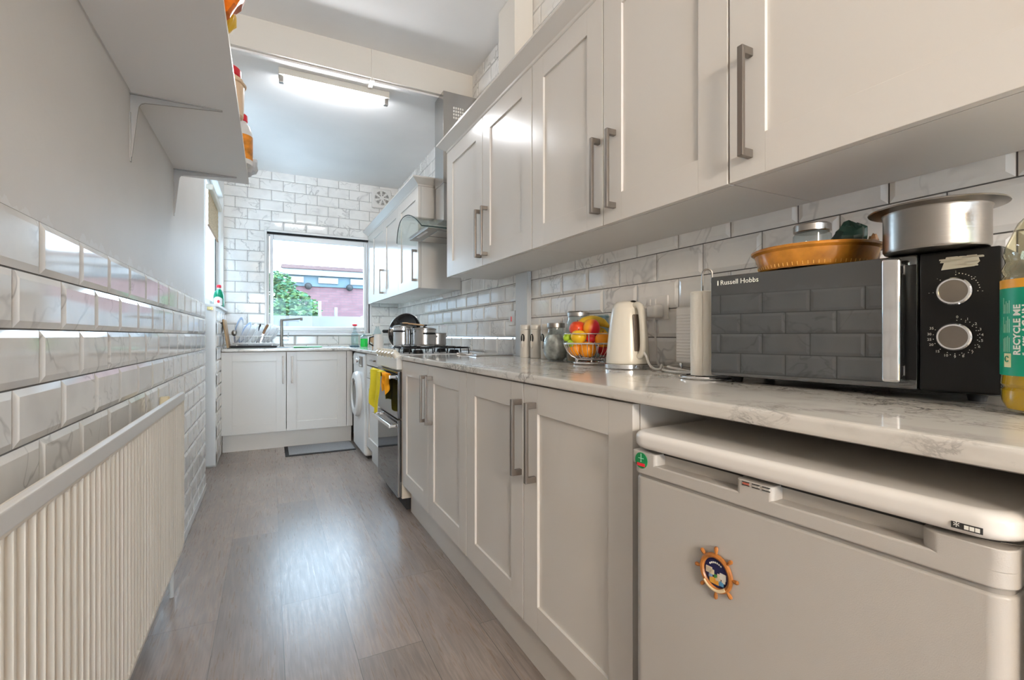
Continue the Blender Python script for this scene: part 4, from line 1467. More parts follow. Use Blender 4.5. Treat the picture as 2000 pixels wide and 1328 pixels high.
# ------------------------------------------------------------------ paper towel, toaster, kettle
PT = Vector((1.0475, 0.8907, WT))
pr = Vector((1.045, 0.895, WT))
hold = thing('towel_holder', 'wire kitchen roll holder with a hooked top beside the microwave', 'holder', (*pr.xy, WT))
mb = MB()
mb.tube([pr + Vector((0.070 * math.cos(a), 0.070 * math.sin(a), 0.0045)) for a in [2 * PI * k / 40 for k in range(40)]], 0.004, 8, True)
mb.tube([pr + Vector((-0.07, 0, 0.0045)), pr + Vector((0.07, 0, 0.0045))], 0.003, 8)
mb.build('base_ring', M_CHROME, hold)
mb = MB()
vd = Vector((0.648, -0.762, 0))         # across the view
top = 0.285
pts = [pr + Vector((0, 0, 0.004)) - vd * 0.012, pr + Vector((0, 0, top - 0.02)) - vd * 0.012]
pts += [pr + Vector((0, 0, top - 0.006)) + vd * (-0.012 * math.cos(a)) + Vector((0, 0, 0.014 * math.sin(a))) for a in [PI * k / 8 for k in range(9)]]
pts += [pr + Vector((0, 0, top - 0.03)) + vd * 0.012]
mb.tube(pts, 0.0028, 8)
mb.build('upright', M_STEELD, hold)
rl = thing('paper_towel', 'cream paper towel roll standing on the wire holder', 'paper towel', (*pr.xy, WT + 0.0092))
mb = MB(); z0, z1 = 0.0092, 0.232
mb.lathe([(0.018, z0), (0.041, z0), (0.0425, z0 + .002), (0.0425, z1 - .002), (0.041, z1), (0.018, z1), (0.017, z1 - .01), (0.017, z0 + .01), (0.018, z0)], pr, 40, cap=False)
mb.build('roll', M_PAPER, rl)
def flap(u, v):
    a = math.radians(150 + 55 * u)
    r = 0.0430 + 0.0012 * u * u
    return Vector((pr.x + r * math.cos(a), pr.y + r * math.sin(a), WT + z0 + (z1 - z0) * v - 0.012 * u * v))
mb = MB(); mb.grid(flap, 12, 4, thick=0.0008)
mb.build('loose_sheet', M_PAPER, rl)

ts = thing('toaster', 'white ribbed toaster behind the paper towel roll', 'toaster', (1.2, 1.01, WT))
mb = MB()
tx0, tx1, ty0, ty1 = 1.145, 1.258, 0.97, 1.105
mb.box(tx0, tx1, ty0, ty1, WT + 0.028, WT + 0.205, 0.008, 3)
for k in range(15):
    z = WT + 0.045 + k * 0.0095
    mb.box(tx0 - 0.0018, tx0 + 0.002, ty0 + 0.006, ty1 - 0.006, z, z + 0.0045, 0.0015)
    mb.box(tx0 + 0.006, tx1 - 0.006, ty1 - 0.002, ty1 + 0.0018, z, z + 0.0045, 0.0015)
bt = mb.build('body', M_WHITEP, ts)
mb = MB()
mb.box(tx0 + 0.022, tx1 - 0.06, ty0 + 0.02, ty1 - 0.02, WT + 0.2045, WT + 0.2062)
mb.box(tx0 + 0.062, tx1 - 0.02, ty0 + 0.02, ty1 - 0.02, WT + 0.2045, WT + 0.2062)
mb.build('slots', M_DARK, bt)
mb = MB()
for x in (tx0 + 0.012, tx1 - 0.012):
    for y in (ty0 + 0.012, ty1 - 0.012):
        mb.cyl((x, y, WT + 0.0005), (x, y, WT + 0.03), 0.006, 0.006, 12)
mb.build('chrome_feet', M_CHROME, ts)

kt = thing('kettle', 'cream jug kettle with steel base ring and loop handle', 'kettle', (1.114, 1.297, WT))
KC = Vector((1.114, 1.297, WT))
kd = Vector((0.759, -0.652, 0))           # handle side (to the right in view)
kn = Vector((0.652, 0.759, 0))
mb = MB(); mb.lathe([(0, 0.0005), (0.076, 0.0005), (0.078, 0.003), (0.0775, 0.016), (0.074, 0.018), (0, 0.018)], KC, 48)
mb.build('base', M_CHROME, kt)
mb = MB()
rings = []
def kring(z, f, bk, w):
    """cross section: front radius f (spout side), back bk, half width w"""
    out = []
    for k in range(40):
        a = 2 * PI * k / 40
        cx = math.cos(a); sy = math.sin(a)
        rad = bk if cx > 0 else f
        out.append(KC + kd * (rad * cx) + kn * (w * sy) + Vector((0, 0, z)))
    return out
secs = [(0.019, 0.072, 0.076, 0.072), (0.03, 0.072, 0.077, 0.073), (0.10, 0.066, 0.073, 0.066), (0.17, 0.058, 0.066, 0.058), (0.205, 0.052, 0.060, 0.053), (0.222, 0.046, 0.055, 0.048), (0.231, 0.036, 0.046, 0.038), (0.234, 0.02, 0.03, 0.02)]
R_ = [[mb.bm.verts.new(p) for p in kring(*s)] for s in secs]
for a, b in zip(R_, R_[1:]):
    for k in range(40):
        mb.bm.faces.new((a[k], a[(k + 1) % 40], b[(k + 1) % 40], b[k]))
mb.bm.faces.new(list(reversed(R_[0]))); mb.bm.faces.new(R_[-1])
kb = mb.build('body', M_CREAM, kt, angle=50)
mb = MB()
hd_ = -kn * 0.0 + kd
toC = -Vector((KC.x, KC.y, 0)).normalized()
hb = (kd * 0.55 + toC * 0.83).normalized()    # handle sits towards the viewer on the right
hpts = []
for k, (o, z) in enumerate([(0.045, 0.215), (0.066, 0.222), (0.082, 0.205), (0.090, 0.165), (0.094, 0.11), (0.095, 0.075), (0.088, 0.052), (0.072, 0.045)]):
    hpts.append(KC + hb * o + Vector((0, 0, z)))
sm = []
for i in range(len(hpts) - 1):
    for s in range(4):
        sm.append(hpts[i].lerp(hpts[i + 1], s / 4))
sm.append(hpts[-1])
for _ in range(3):
    sm = [sm[0]] + [(sm[i - 1] + sm[i] * 2 + sm[i + 1]) / 4 for i in range(1, len(sm) - 1)] + [sm[-1]]
mb.tube(sm, 0.0105, 12)
mb.build('handle', M_CREAM, kt)
mb = MB()
s0_ = [KC + hb * 0.0725 + Vector((0, 0, 0.06)), KC + hb * 0.063 + Vector((0, 0, 0.19))]
mb.box(-0.0035, 0.0035, -0.017, 0.017, 0, 0.125, 0.003)
mb.xf(Matrix.Translation(KC + hb * 0.0705 + Vector((0, 0, 0.062))) @ Matrix.Rotation(math.atan2(hb.y, hb.x), 4, 'Z') @ Matrix.Rotation(-0.075, 4, 'Y'))
mb.build('water_window', mat('smoky_window', (0.13, 0.10, 0.08), 0.2), kt)
mb = MB(); mb.ball(KC + hb * 0.038 + Vector((0, 0, 0.2315)), 0.010, 0.010, 0.004, 16)
mb.build('lid_button', M_BLACK, kt)
# cable looped over the handle and lying on the worktop
def cable(pts, r, n=10):
    P_ = [Vector(p) for p in pts]
    out = []
    for i in range(len(P_) - 1):
        p0 = P_[max(i - 1, 0)]; p1 = P_[i]; p2 = P_[i + 1]; p3 = P_[min(i + 2, len(P_) - 1)]
        for k in range(n):
            t = k / n
            out.append(0.5 * ((2 * p1) + (-p0 + p2) * t + (2 * p0 - 5 * p1 + 4 * p2 - p3) * t * t + (-p0 + 3 * p1 - 3 * p2 + p3) * t ** 3))
    out.append(P_[-1])
    mb = MB(); mb.tube(out, r, 8)
    return mb
e = lambda o, s, z: KC + hb * o + kd * s + Vector((0, 0, z))
mb = cable([e(0.096, 0.0, 0.062), e(0.106, 0.004, 0.045), e(0.108, 0.012, 0.02), e(0.104, 0.03, 0.006), e(0.100, 0.05, 0.006), e(0.092, 0.06, 0.018), e(0.085, 0.07, 0.006),
            (1.12, 1.13, WT + 0.005), (1.09, 1.06, WT + 0.005), (1.10, 1.0, WT + 0.005), (1.135, 0.955, WT + 0.005), (1.20, 0.93, WT + 0.005), (1.255, 0.945, WT + 0.006)], 0.0038)
mb.build('power_cable', M_WHITEP, kt)
mb = cable([(1.225, 1.16, WT + 0.0155), (1.15, 1.135, WT + 0.0155), (1.11, 1.09, WT + 0.0155), (1.135, 1.03, WT + 0.0055), (1.13, 0.975, WT + 0.0055), (1.17, 0.955, WT + 0.014), (1.235, 0.958, WT + 0.014)], 0.0038)
tag(mb.build('cable', M_WHITEP, loc=(1.15, 1.05, WT)), 'cream appliance lead lying in a loop in front of the toaster', 'cable')

# sockets and plugs
def wall_plate(name, label, y0, y1, z0, z1, cat='socket'):
    t = thing(name, label, cat, (XR - 0.012, (y0 + y1) / 2, (z0 + z1) / 2))
    mb = MB(); mb.box(XR - 0.017, XR - 0.0078, y0, y1, z0, z1, 0.003)
    mb.build('plate', M_WHITEP, t)
    return t
so = wall_plate('wall_socket', 'white double wall socket on the tiles behind the kettle', 1.256, 1.406, 1.092, 1.18)
for yy in (1.318, 1.345):
    mb = MB(); mb.box(XR - 0.0205, XR - 0.0172, yy - 0.007, yy + 0.007, 1.148, 1.170, 0.001)
    mb.build('rocker_switch', M_WHITEP, so)
GP = 'plugs in the double socket'
for yy, lab_ in ((1.292, 'white plug in the right half of the double socket'), (1.372, 'white plug in the left half of the double socket')):
    pg = thing('plug', lab_, 'plug', (XR - 0.03, yy, 1.12), 0, GP)
    mb = MB(); mb.box(XR - 0.062, XR - 0.0175, yy - 0.025, yy + 0.025, 1.098, 1.146, 0.012, 3)
    mb.build('body', M_WHITEP, pg)
    mb = cable([(XR - 0.045, yy, 1.099), (XR - 0.045, yy, 1.07), (XR - 0.04, yy - 0.006, 1.0), (XR - 0.035, yy - 0.004, 0.95), (XR - 0.05, yy - 0.03, WT + 0.0065)], 0.0035)
    mb.build('lead', M_WHITEP, pg)
sw = wall_plate('cooker_switch', 'small white wall switch with a red rocker left of the boxed post', 2.44, 2.52, 1.095, 1.18, 'switch')
mb = MB(); mb.box(XR - 0.021, XR - 0.0172, 2.478, 2.488, 1.118, 1.148, 0.002)
mb.build('red_rocker', M_RED, sw)

# ------------------------------------------------------------------ canisters and jars
def canister(c, label, hook_ang):
    t = thing('canister', label, 'canister', c, 0, 'stone canisters in a row')
    mb = MB(); mb.lathe([(0, 0.0005), (0.0275, 0.0005), (0.029, 0.003), (0.029, 0.143), (0.028, 0.145), (0, 0.145)], c, 32)
    mb.build('body', M_CERAM, t)
    mb = MB(); mb.lathe([(0.0292, 0.1462), (0.030, 0.148), (0.030, 0.166), (0.027, 0.171), (0, 0.172)], c, 32)
    mb.build('lid', M_CERAM, t)
    d = Vector((math.cos(hook_ang), math.sin(hook_ang), 0)); n = Vector((-d.y, d.x, 0))
    mb = MB()
    for k in range(9):
        pass
    mb.prism([(0.011 * math.cos(2 * PI * k / 20), 0.102 + 0.022 * math.sin(2 * PI * k / 20)) for k in range(20)],
             lambda q: Vector(c) + d * 0.028 + n * q[0] + Vector((0, 0, q[1])), lambda q: Vector(c) + d * 0.0305 + n * q[0] + Vector((0, 0, q[1])))
    mb.build('window', M_BLKG, t)
    sp2 = MB()
    sp2.ball(Vector(c) + d * 0.031 + Vector((0, 0, 0.07)), 0.008, 0.008, 0.02, 14)
    sp2.tube([Vector(c) + d * 0.031 + Vector((0, 0, 0.08)), Vector(c) + d * 0.032 + Vector((0, 0, 0.118))], 0.002, 6)
    sp2.build('scoop', M_CERAM, t)
    return t
c1 = canister((1.200, 2.195, WT), 'stone ceramic canister, leftmost of three, touching the boxed post', math.radians(212))
c2 = dup(c1, (1.212, 2.105, WT), 'stone ceramic canister in the middle of the row of three', math.radians(-18))
c3 = dup(c1, (1.215, 2.005, WT), 'stone ceramic canister half hidden behind the round glass jar', math.radians(-18))

def glass_jar(name, label, c, prof, lidp, fill, mfill, mlid):
    t = thing(name, label, 'jar', c)
    mb = MB(); mb.lathe(prof, c, 36); mb.build('glass', M_JGLASS, t)
    if fill:
        mb = MB(); mb.lathe(fill, c, 28)
        for v in mb.bm.verts:
            v.co += Vector((0, 0, 0.004)) * noise.noise(v.co * 60) if v.co.z > c[2] + 0.02 else Vector((0, 0, 0))
        mb.build('contents', mfill, t)
    mb = MB(); mb.lathe(lidp, c, 36); mb.build('lid', mlid, t)
    return t
JC = (1.176, 1.858, WT)
glass_jar('glass_jar', 'round glass jar of silver tea packets left of the fruit basket', JC,
          [(0, 0.0005), (0.034, 0.0005), (0.050, 0.014), (0.059, 0.040), (0.060, 0.070), (0.054, 0.100), (0.042, 0.124), (0.036, 0.136), (0.036, 0.150), (0, 0.150)],
          [(0.037, 0.1505), (0.041, 0.152), (0.041, 0.170), (0.039, 0.173), (0, 0.174)],
          [(0, 0.004), (0.032, 0.004), (0.047, 0.016), (0.056, 0.041), (0.057, 0.070), (0.050, 0.098), (0.034, 0.118), (0, 0.124)], M_NUTS, M_STEELD)
glass_jar('storage_jar', 'tall clip-top glass jar behind the fruit basket', (1.215, 1.735, WT),
          [(0, 0.0005), (0.05, 0.0005), (0.053, 0.006), (0.053, 0.165), (0.047, 0.185), (0.046, 0.198), (0, 0.198)],
          [(0.047, 0.1985), (0.049, 0.200), (0.049, 0.216), (0.044, 0.222), (0, 0.224)],
          [(0, 0.004), (0.05, 0.004), (0.05, 0.075), (0.02, 0.08), (0, 0.078)], M_GRAIN, M_STEEL)
mb = MB(); mb.box(1.251, 1.269, 1.590, 1.676, WT + 0.0065, WT + 0.205, 0.004)
mb.box(1.250, 1.270, 1.588, 1.678, WT + 0.190, WT + 0.199, 0.002)
tag(mb.build('storage_tub', M_PETC, loc=(1.26, 1.63, WT)), 'clear plastic container against the tiles behind the bananas', 'tub')

# ------------------------------------------------------------------ fruit basket
FB = Vector((1.145, 1.555, WT))
fbk = thing('fruit_basket', 'chrome wire fruit basket between the glass jar and kettle', 'basket', FB)
circ = lambda r, z, n=48: [FB + Vector((r * math.cos(2 * PI * k / n), r * math.sin(2 * PI * k / n), z)) for k in range(n)]
mb = MB(); mb.tube(circ(0.064, 0.006), 0.005, 8, True); mb.tube(circ(0.058, 0.022), 0.003, 8, True)
for k in range(6):
    a = 2 * PI * k / 6
    mb.tube([FB + Vector((0.064 * math.cos(a), 0.064 * math.sin(a), 0.008)), FB + Vector((0.056 * math.cos(a), 0.056 * math.sin(a), 0.024))], 0.003, 6)
mb.build('foot', M_CHROME, fbk)
mb = MB()
for k in range(30):
    a = 2 * PI * k / 30
    d = Vector((math.cos(a), math.sin(a), 0))
    mb.tube([FB + d * r + Vector((0, 0, z)) for r, z in ((0.02, 0.0235), (0.055, 0.0245), (0.075, 0.034), (0.092, 0.052), (0.102, 0.075), (0.104, 0.083))], 0.0013, 5)
mb.build('wires', M_CHROME, fbk)
mb = MB(); mb.tube(circ(0.1045, 0.084), 0.0036, 8, True)
mb.build('rim', M_CHROME, fbk)
mb = MB()
mb.tube([FB + Vector((0.104 * math.cos(a), 0.104 * math.sin(a), 0.122)) for a in [2 * PI * k / 48 for k in range(48)]], 0.002, 6, True)
for k in range(4):
    a = 2 * PI * k / 4 + 0.9
    mb.tube([FB + Vector((0.104 * math.cos(a), 0.104 * math.sin(a), 0.086)), FB + Vector((0.104 * math.cos(a), 0.104 * math.sin(a), 0.122))], 0.002, 6)
mb.build('upper_wire', M_CHROME, fbk)
GF = 'fruit in the wire basket'
vr = Vector((0.80, -0.60, 0)); vf = Vector((-0.60, -0.80, 0))   # right in view / towards viewer
def fruit(name, label, cat, r_, f_, z, rad, m, sz=1.0, stem=True, sq=1.0):
    c_ = FB + vr * r_ + vf * f_ + Vector((0, 0, z))
    t = thing(name, label, cat, c_, random.random() * 6, GF)
    mb = MB(); mb.ball(c_, rad, rad * sq, rad * sz, 24)
    for v in mb.bm.verts:
        p = v.co - c_
        q_ = (p.x ** 2 + p.y ** 2) ** .5 / rad
        if q_ < 0.45:
            v.co.z -= (0.45 - q_) * 0.25 * rad * (1 if p.z > 0 else -1)
    mb.build('skin', m, t, angle=60)
    if stem:
        mb = MB(); mb.tube([c_ + Vector((0, 0, rad * sz * 0.84)), c_ + Vector((0.002, 0.001, rad * sz + 0.004))], [0.0016, 0.0022], 6)
        mb.build('stem', M_WOODD, t)
    return t
fruit('orange', 'orange resting low at the front of the basket', 'orange', -0.008, 0.042, 0.060, 0.034, M_ORANGE)
fruit('orange', 'orange at the lower left, under the yellow one', 'orange', -0.055, 0.022, 0.062, 0.030, M_ORANGE)
fruit('orange', 'orange on the right of the basket next to the kettle', 'orange', 0.050, 0.046, 0.098, 0.031, M_ORANGE)
fruit('lemon', 'yellow-orange citrus on top of the lower left orange', 'lemon', -0.044, 0.046, 0.110, 0.031, M_LEMON, 0.9)
fruit('lime', 'bright green lime at the far left edge of the basket', 'lime', -0.088, 0.012, 0.107, 0.019, M_LIME, 0.95)
fruit('lime', 'green lime lower in the basket below the wire rim', 'lime', -0.072, 0.055 - .02, 0.084, 0.017, M_LIME, 0.95)
fruit('apple', 'red apple at the upper left of the fruit pile', 'apple', -0.050, -0.022, 0.143, 0.035, M_APPLE, 0.92)
fruit('mango', 'orange and red mango in the middle of the fruit pile', 'mango', 0.006, 0.004, 0.144, 0.036, M_MANGO, 1.1, False, 0.85)
fruit('apple', 'dark red apple under the mango in the centre', 'apple', 0.005, 0.036, 0.102, 0.020, M_DRED, 0.95)
fruit('apple', 'dark red apple at the lower right beside the kettle', 'apple', 0.058, 0.000, 0.062, 0.031, M_DRED, 0.95)
def banana(label, off, z, ph):
    t = thing('banana', label, 'banana', FB + Vector((0, 0, z)), 0, GF)
    pts = []; rr = []
    n = 16
    for k in range(n + 1):
        s = k / n
        x = -0.062 + 0.14 * s
        zz = 0.030 * math.sin(s * PI) + ph
        pts.append(FB + vr * x + vf * off + Vector((0, 0, z + zz)))
        rr.append(0.018 * min(1, 0.25 + 3.2 * s) * min(1, 0.3 + 3.6 * (1 - s)))
    mb = MB(); mb.tube(pts, rr, 10)
    mb.build('peel', M_BANANA, t, angle=50)
    mb = MB(); mb.tube([pts[0], pts[0] - vr * 0.012 + Vector((0, 0, -0.004))], [0.005, 0.004], 8)
    mb.build('stem', M_WOODD, t)
banana('speckled banana lying across the back of the fruit pile', -0.058, 0.150, 0.0)
banana('second banana beneath the top one, near the kettle', -0.074, 0.110, 0.0)

# ------------------------------------------------------------------ sink area at the far wall
tp = thing('tap', 'slim angular chrome mixer tap in front of the window', 'tap', (0.10, 5.14, WT))
mb = MB(); T = Vector((0.10, 5.14, WT))
mb.cyl(T + Vector((0, 0, 0.0005)), T + Vector((0, 0, 0.012)), 0.026, 0.024, 24)
mb.cyl(T + Vector((0, 0, 0.01)), T + Vector((0, 0, 0.275)), 0.014, 0.014, 20)
mb.build('riser', M_HANDLE, tp)
mb = MB()
mb.tube([T + Vector((-0.006, 0, 0.268)), T + Vector((0.10, -0.04, 0.276)), T + Vector((0.175, -0.07, 0.284))], [0.011, 0.010, 0.010], 10)
mb.cyl(T + Vector((0.172, -0.069, 0.292)), T + Vector((0.172, -0.069, 0.262)), 0.012, 0.011, 14)
mb.build('spout', M_HANDLE, tp)
mb = MB()
mb.cyl(T + Vector((0.012, 0, 0.085)), T + Vector((0.06, 0, 0.085)), 0.016, 0.016, 16)
mb.tube([T + Vector((0.052, 0, 0.09)), T + Vector((0.062, -0.004, 0.15))], [0.006, 0.004], 8)
mb.build('lever', M_CHROME, tp)
# sink bowl edge set on the worktop
sk_ = thing('sink', 'white sink with drainer set into the far worktop', 'sink', (0.3, 5.05, WT))
mb = MB()
sx0, sx1, sy0, sy1 = -0.34, 0.66, 4.86, 5.24
for a_ in ((sx0, sx1, sy0, sy0 + 0.03), (sx0, sx1, sy1 - 0.03, sy1), (sx0, 0.16, sy0, sy1), (sx1 - 0.03, sx1, sy0, sy1)):
    mb.box(a_[0], a_[1], a_[2], a_[3], WT + 0.0005, WT + 0.006, 0.002)
mb.build('rim', M_APPL, sk_)
mb = MB(); mb.box(0.15, sx1 - 0.02, sy0 + 0.02, sy1 - 0.02, WT + 0.0003, WT + 0.002)
mb.build('basin', M_STEELD, sk_)

# green chopping board lying over the basin
mb = MB()
pts = [(0.19, 4.79), (0.44, 4.83), (0.43, 4.97), (0.20, 4.93)]
mb.prism(pts, lambda p: Vector((p[0], p[1], WT + 0.0065)), lambda p: Vector((p[0], p[1], WT + 0.016)), b=0.004)
tag(mb.build('chopping_board', M_GREENC, loc=(0.3, 4.9, WT + .0065)), 'light green chopping mat lying across the front of the sink', 'board')

# dish rack
RK = Vector((-0.13, 5.03, WT + 0.006))
ty_ = MB(); ty_.box(-0.315, 0.055, 4.905, 5.165, WT + 0.0065, WT + 0.016, 0.004)
ty_.box(-0.322, 0.062, 4.90, 5.17, WT + 0.0145, WT + 0.022, 0.003)
tag(ty_.build('drip_tray', M_BLACK, loc=(-0.13, 5.03, WT + .0065)), 'flat black drip tray under the dish rack', 'tray')
rk = thing('dish_rack', 'white wire dish rack full of plates on the black tray', 'dish rack', (-0.13, 5.03, WT + 0.0225))
def rrect(x0, x1, y0, y1, z):
    return [Vector((x0, y0, z)), Vector((x1, y0, z)), Vector((x1, y1, z)), Vector((x0, y1, z))]
rx0, rx1, ry0, ry1 = -0.29, 0.035, 4.93, 5.14
def loop(x0, x1, y0, y1, z, r=0.02):
    out = []
    for (cx, cy, a0) in ((x1 - r, y0 + r, -PI / 2), (x1 - r, y1 - r, 0), (x0 + r, y1 - r, PI / 2), (x0 + r, y0 + r, PI)):
        for k in range(5):
            a = a0 + PI / 2 * k / 4
            out.append(Vector((cx + r * math.cos(a), cy + r * math.sin(a), z)))
    return out
ZR = WT + 0.022
mb = MB()
mb.tube(loop(rx0 - 0.005, rx1 + 0.01, ry0 - 0.005, ry1 + 0.005, ZR + 0.022), 0.0055, 8, True)
mb.tube(loop(rx0 + .005, rx1 - .015, ry0, ry1, ZR + 0.088), 0.0035, 8, True)
mb.build('frame', M_WHITEP, rk)
mb = MB()
for k in range(9):
    x = rx0 + 0.015 + k * 0.034
    mb.tube([(x, ry0, ZR + 0.088), (x, ry0, ZR + 0.024), (x, ry0 + 0.01, ZR + 0.016), (x, ry1 - 0.01, ZR + 0.016), (x, ry1, ZR + 0.024), (x, ry1, ZR + 0.088)], 0.002, 6)
mb.build('wires', M_WHITEP, rk)
for (x, y) in ((rx0 + 0.02, ry0 + .005), (rx1 - 0.02, ry0 + .005), (rx0 + 0.02, ry1 - .005), (rx1 - 0.02, ry1 - .005)):
    mb = MB(); mb.cyl((x, y, ZR + 0.0005), (x, y, ZR + 0.022), 0.006, 0.005, 10)
    mb.build('foot', M_WHITEP, rk)
GPL = 'plates in the dish rack'
def plate(x, r, lean, label, blue=False):
    c_ = Vector((x, 5.035, ZR + 0.0195 + r * math.cos(lean)))
    t = thing('plate', label, 'plate', c_, 0, GPL)
    ax = Vector((-math.cos(lean), -0.30, math.sin(lean))).normalized()
    mb = MB(); mb.lathe([(0, 0.0), (r * .6, 0.0), (r * .68, 0.003), (r, 0.014), (r, 0.016), (r * .66, 0.006), (r * .58, 0.003), (0, 0.003)], c_, 40, ax)
    p_ = mb.build('disc', M_PLATE, t)
    if blue:
        mb = MB(); mb.lathe([(r * .80, 0.0115), (r * .97, 0.0165), (r * .96, 0.017), (r * .79, 0.0122)], c_, 40, ax, cap=False)
        mb.build('blue_band', M_PLATEB, t)
    return t
plate(-0.245, 0.125, math.radians(12), 'large white plate with blue band at the left of the dish rack', True)
plate(-0.195, 0.108, math.radians(26), 'white plate second from the left in the dish rack', True)
plate(-0.150, 0.105, math.radians(30), 'white plate third from the left in the dish rack')
plate(-0.095, 0.090, math.radians(30), 'small white plate in the middle of the dish rack')
plate(-0.035, 0.105, math.radians(30), 'white plate just right of the wooden knife handle')
plate(0.005, 0.100, math.radians(33), 'white plate second from the right in the dish rack')
plate(0.035, 0.085, math.radians(35), 'small white plate leaning at the right end of the rack')
mb = MB(); mb.ball((-0.298, 5.118, ZR + 0.118), 0.024, 0.024, 0.030, 18)
tag(mb.build('cup', M_STEELD, loc=(-0.298, 5.118, ZR + .09)), 'grey upturned cup at the left end of the dish rack', 'cup')
kn_ = thing('knife', 'knife with a brown wooden handle standing up in the dish rack', 'knife', (-0.06, 5.0, ZR + 0.02))
mb = MB(); mb.tube([(-0.058, 5.0, ZR + 0.11), (-0.045, 5.0, ZR + 0.145), (-0.025, 5.0, ZR + 0.185), (-0.018, 5.0, ZR + 0.198)], [0.009, 0.012, 0.012, 0.008], 10)
mb.build('handle', M_WOODD, kn_)
mb = MB(); mb.prism([(-0.088, 0.0195), (-0.076, 0.0195), (-0.05, 0.112), (-0.066, 0.114)], lambda p: Vector((p[0], 4.999, ZR + p[1])), lambda p: Vector((p[0], 5.001, ZR + p[1])))
mb.build('blade', M_STEEL, kn_)
mb = MB(); mb.tube([(-0.115, 5.09, ZR + 0.0195), (-0.10, 5.09, ZR + 0.10), (-0.088, 5.09, ZR + 0.17), (-0.083, 5.09, ZR + 0.205)], [0.004, 0.004, 0.011, 0.006], 8)
tag(mb.build('spatula', M_BLACK, loc=(-0.1, 5.09, ZR + .02)), 'black-handled spatula standing in the dish rack', 'spatula')

# wooden chopping board leaning on the left wall
mb = MB(); mb.box(-0.009, 0.009, -0.12, 0.12, 0, 0.26, 0.006)
mb.xf(Matrix.Translation((-0.335, 5.02, WT + 0.003)) @ Matrix.Rotation(math.radians(-8), 4, 'Y'))
tag(mb.build('chopping_board', M_WOOD, loc=(-0.335, 5.02, WT)), 'wooden chopping board leaning against the left wall by the dish rack', 'board')

# soap bottles in the window corner
gs = thing('soap_bottle', 'green liquid soap bottle in the corner by the window', 'bottle', (0.875, 5.12, WT))
c_ = (0.875, 5.12, WT)
mb = MB(); mb.lathe([(0, 0.0005), (0.034, 0.0005), (0.037, 0.006), (0.037, 0.085), (0, 0.085)], c_, 28); mb.build('soap', M_SOAP, gs)
mb = MB(); mb.lathe([(0.037, 0.0855), (0.037, 0.105), (0.02, 0.118), (0.012, 0.122), (0.012, 0.135), (0, 0.135)], c_, 28); mb.build('clear_top', M_PETC, gs)
mb = MB(); mb.cyl((0.875, 5.12, WT + 0.1355), (0.875, 5.12, WT + 0.165), 0.007, 0.007, 12); mb.box(0.84, 0.88, 5.113, 5.127, WT + 0.16, WT + 0.172, 0.003); mb.build('pump', M_WHITEP, gs)
cb = thing('spray_bottle', 'clear bottle with a red nozzle just left of the green soap', 'bottle', (0.79, 5.17, WT))
c_ = (0.79, 5.17, WT)
mb = MB(); mb.lathe([(0, 0.012), (0.034, 0.012), (0.036, 0.02), (0.036, 0.13), (0.016, 0.165), (0.014, 0.20), (0, 0.20)], c_, 28); mb.build('body', M_PETC, cb)
mb = MB(); mb.cyl((0.79, 5.17, WT + 0.2), (0.79, 5.17, WT + 0.215), 0.013, 0.012, 14); mb.build('neck', M_WHITEP, cb)
mb = MB(); mb.box(0.765, 0.812, 5.155, 5.185, WT + 0.2155, WT + 0.238, 0.008); mb.build('nozzle', M_RED, cb)
mb = MB(); mb.box(0.745, 0.83, 5.125, 5.215, WT + 0.0005, WT + 0.0115, 0.004)
tag(mb.build('scourer', mat('dark_teal_scourer', (0.02, 0.07, 0.10), 0.9), loc=(0.79, 5.17, WT)), 'dark scouring pad under the clear bottle', 'sponge')

# washing-up liquid on the left window sill
wl_ = thing('washing_up_bottle', 'dark green washing-up liquid bottle with red cap on the left sill', 'bottle', (-0.40, 4.87, SZ + 0.0245))
c_ = (-0.40, 4.87, SZ + 0.0245)
mb = MB(); mb.lathe([(0, 0.0), (0.038, 0.0), (0.042, 0.008), (0.044, 0.06), (0.042, 0.10), (0.036, 0.125), (0.018, 0.150), (0.014, 0.155), (0, 0.155)], c_, 28, sy=1.2)
mb.build('body', M_DISHSOAP, wl_)
mb = MB(); mb.lathe([(0.014, 0.1555), (0.015, 0.157), (0.015, 0.168), (0.0, 0.168)], c_, 20); mb.build('collar', M_WHITEP, wl_)
mb = MB(); mb.lathe([(0.017, 0.1685), (0.020, 0.175), (0.017, 0.192), (0.0, 0.197)], c_, 20); mb.build('cap', M_RED, wl_)
mb = MB()
lc = Vector(c_)
def labf(u, v):
    a = math.radians(215 + 95 * u)
    return lc + Vector((0.0452 * math.cos(a), 1.2 * 0.0452 * math.sin(a), 0.012 + 0.075 * v * (1 - 0.25 * abs(2 * u - 1) ** 2)))
mb.grid(labf, 12, 6, thick=0.0006); mb.build('label', M_WHITEP, wl_)
mb = MB(); mb.ball(lc + Vector((-0.0452 * math.cos(math.radians(85)) * -0.1, -0.0548, 0.045)), 0.010, 0.002, 0.014, 14)
mb.build('label_picture', M_DRED, wl_)
# brass hook on the post below the sill
mb = MB(); mb.cyl((XL - 0.022, LW1 - 0.0185, SZ - 0.012), (XL - 0.022, LW1 - 0.045, SZ - 0.012), 0.012, 0.010, 14)
mb.box(XL - 0.045, XL - 0.005, LW1 - 0.022, LW1 - 0.0182, SZ - 0.026, SZ + 0.0, 0.002)
tag(mb.build('door_catch', M_BRASS, loc=(XL - 0.022, LW1 - 0.02, SZ - .012)), 'small brass catch on the white post below the left sill', 'catch')

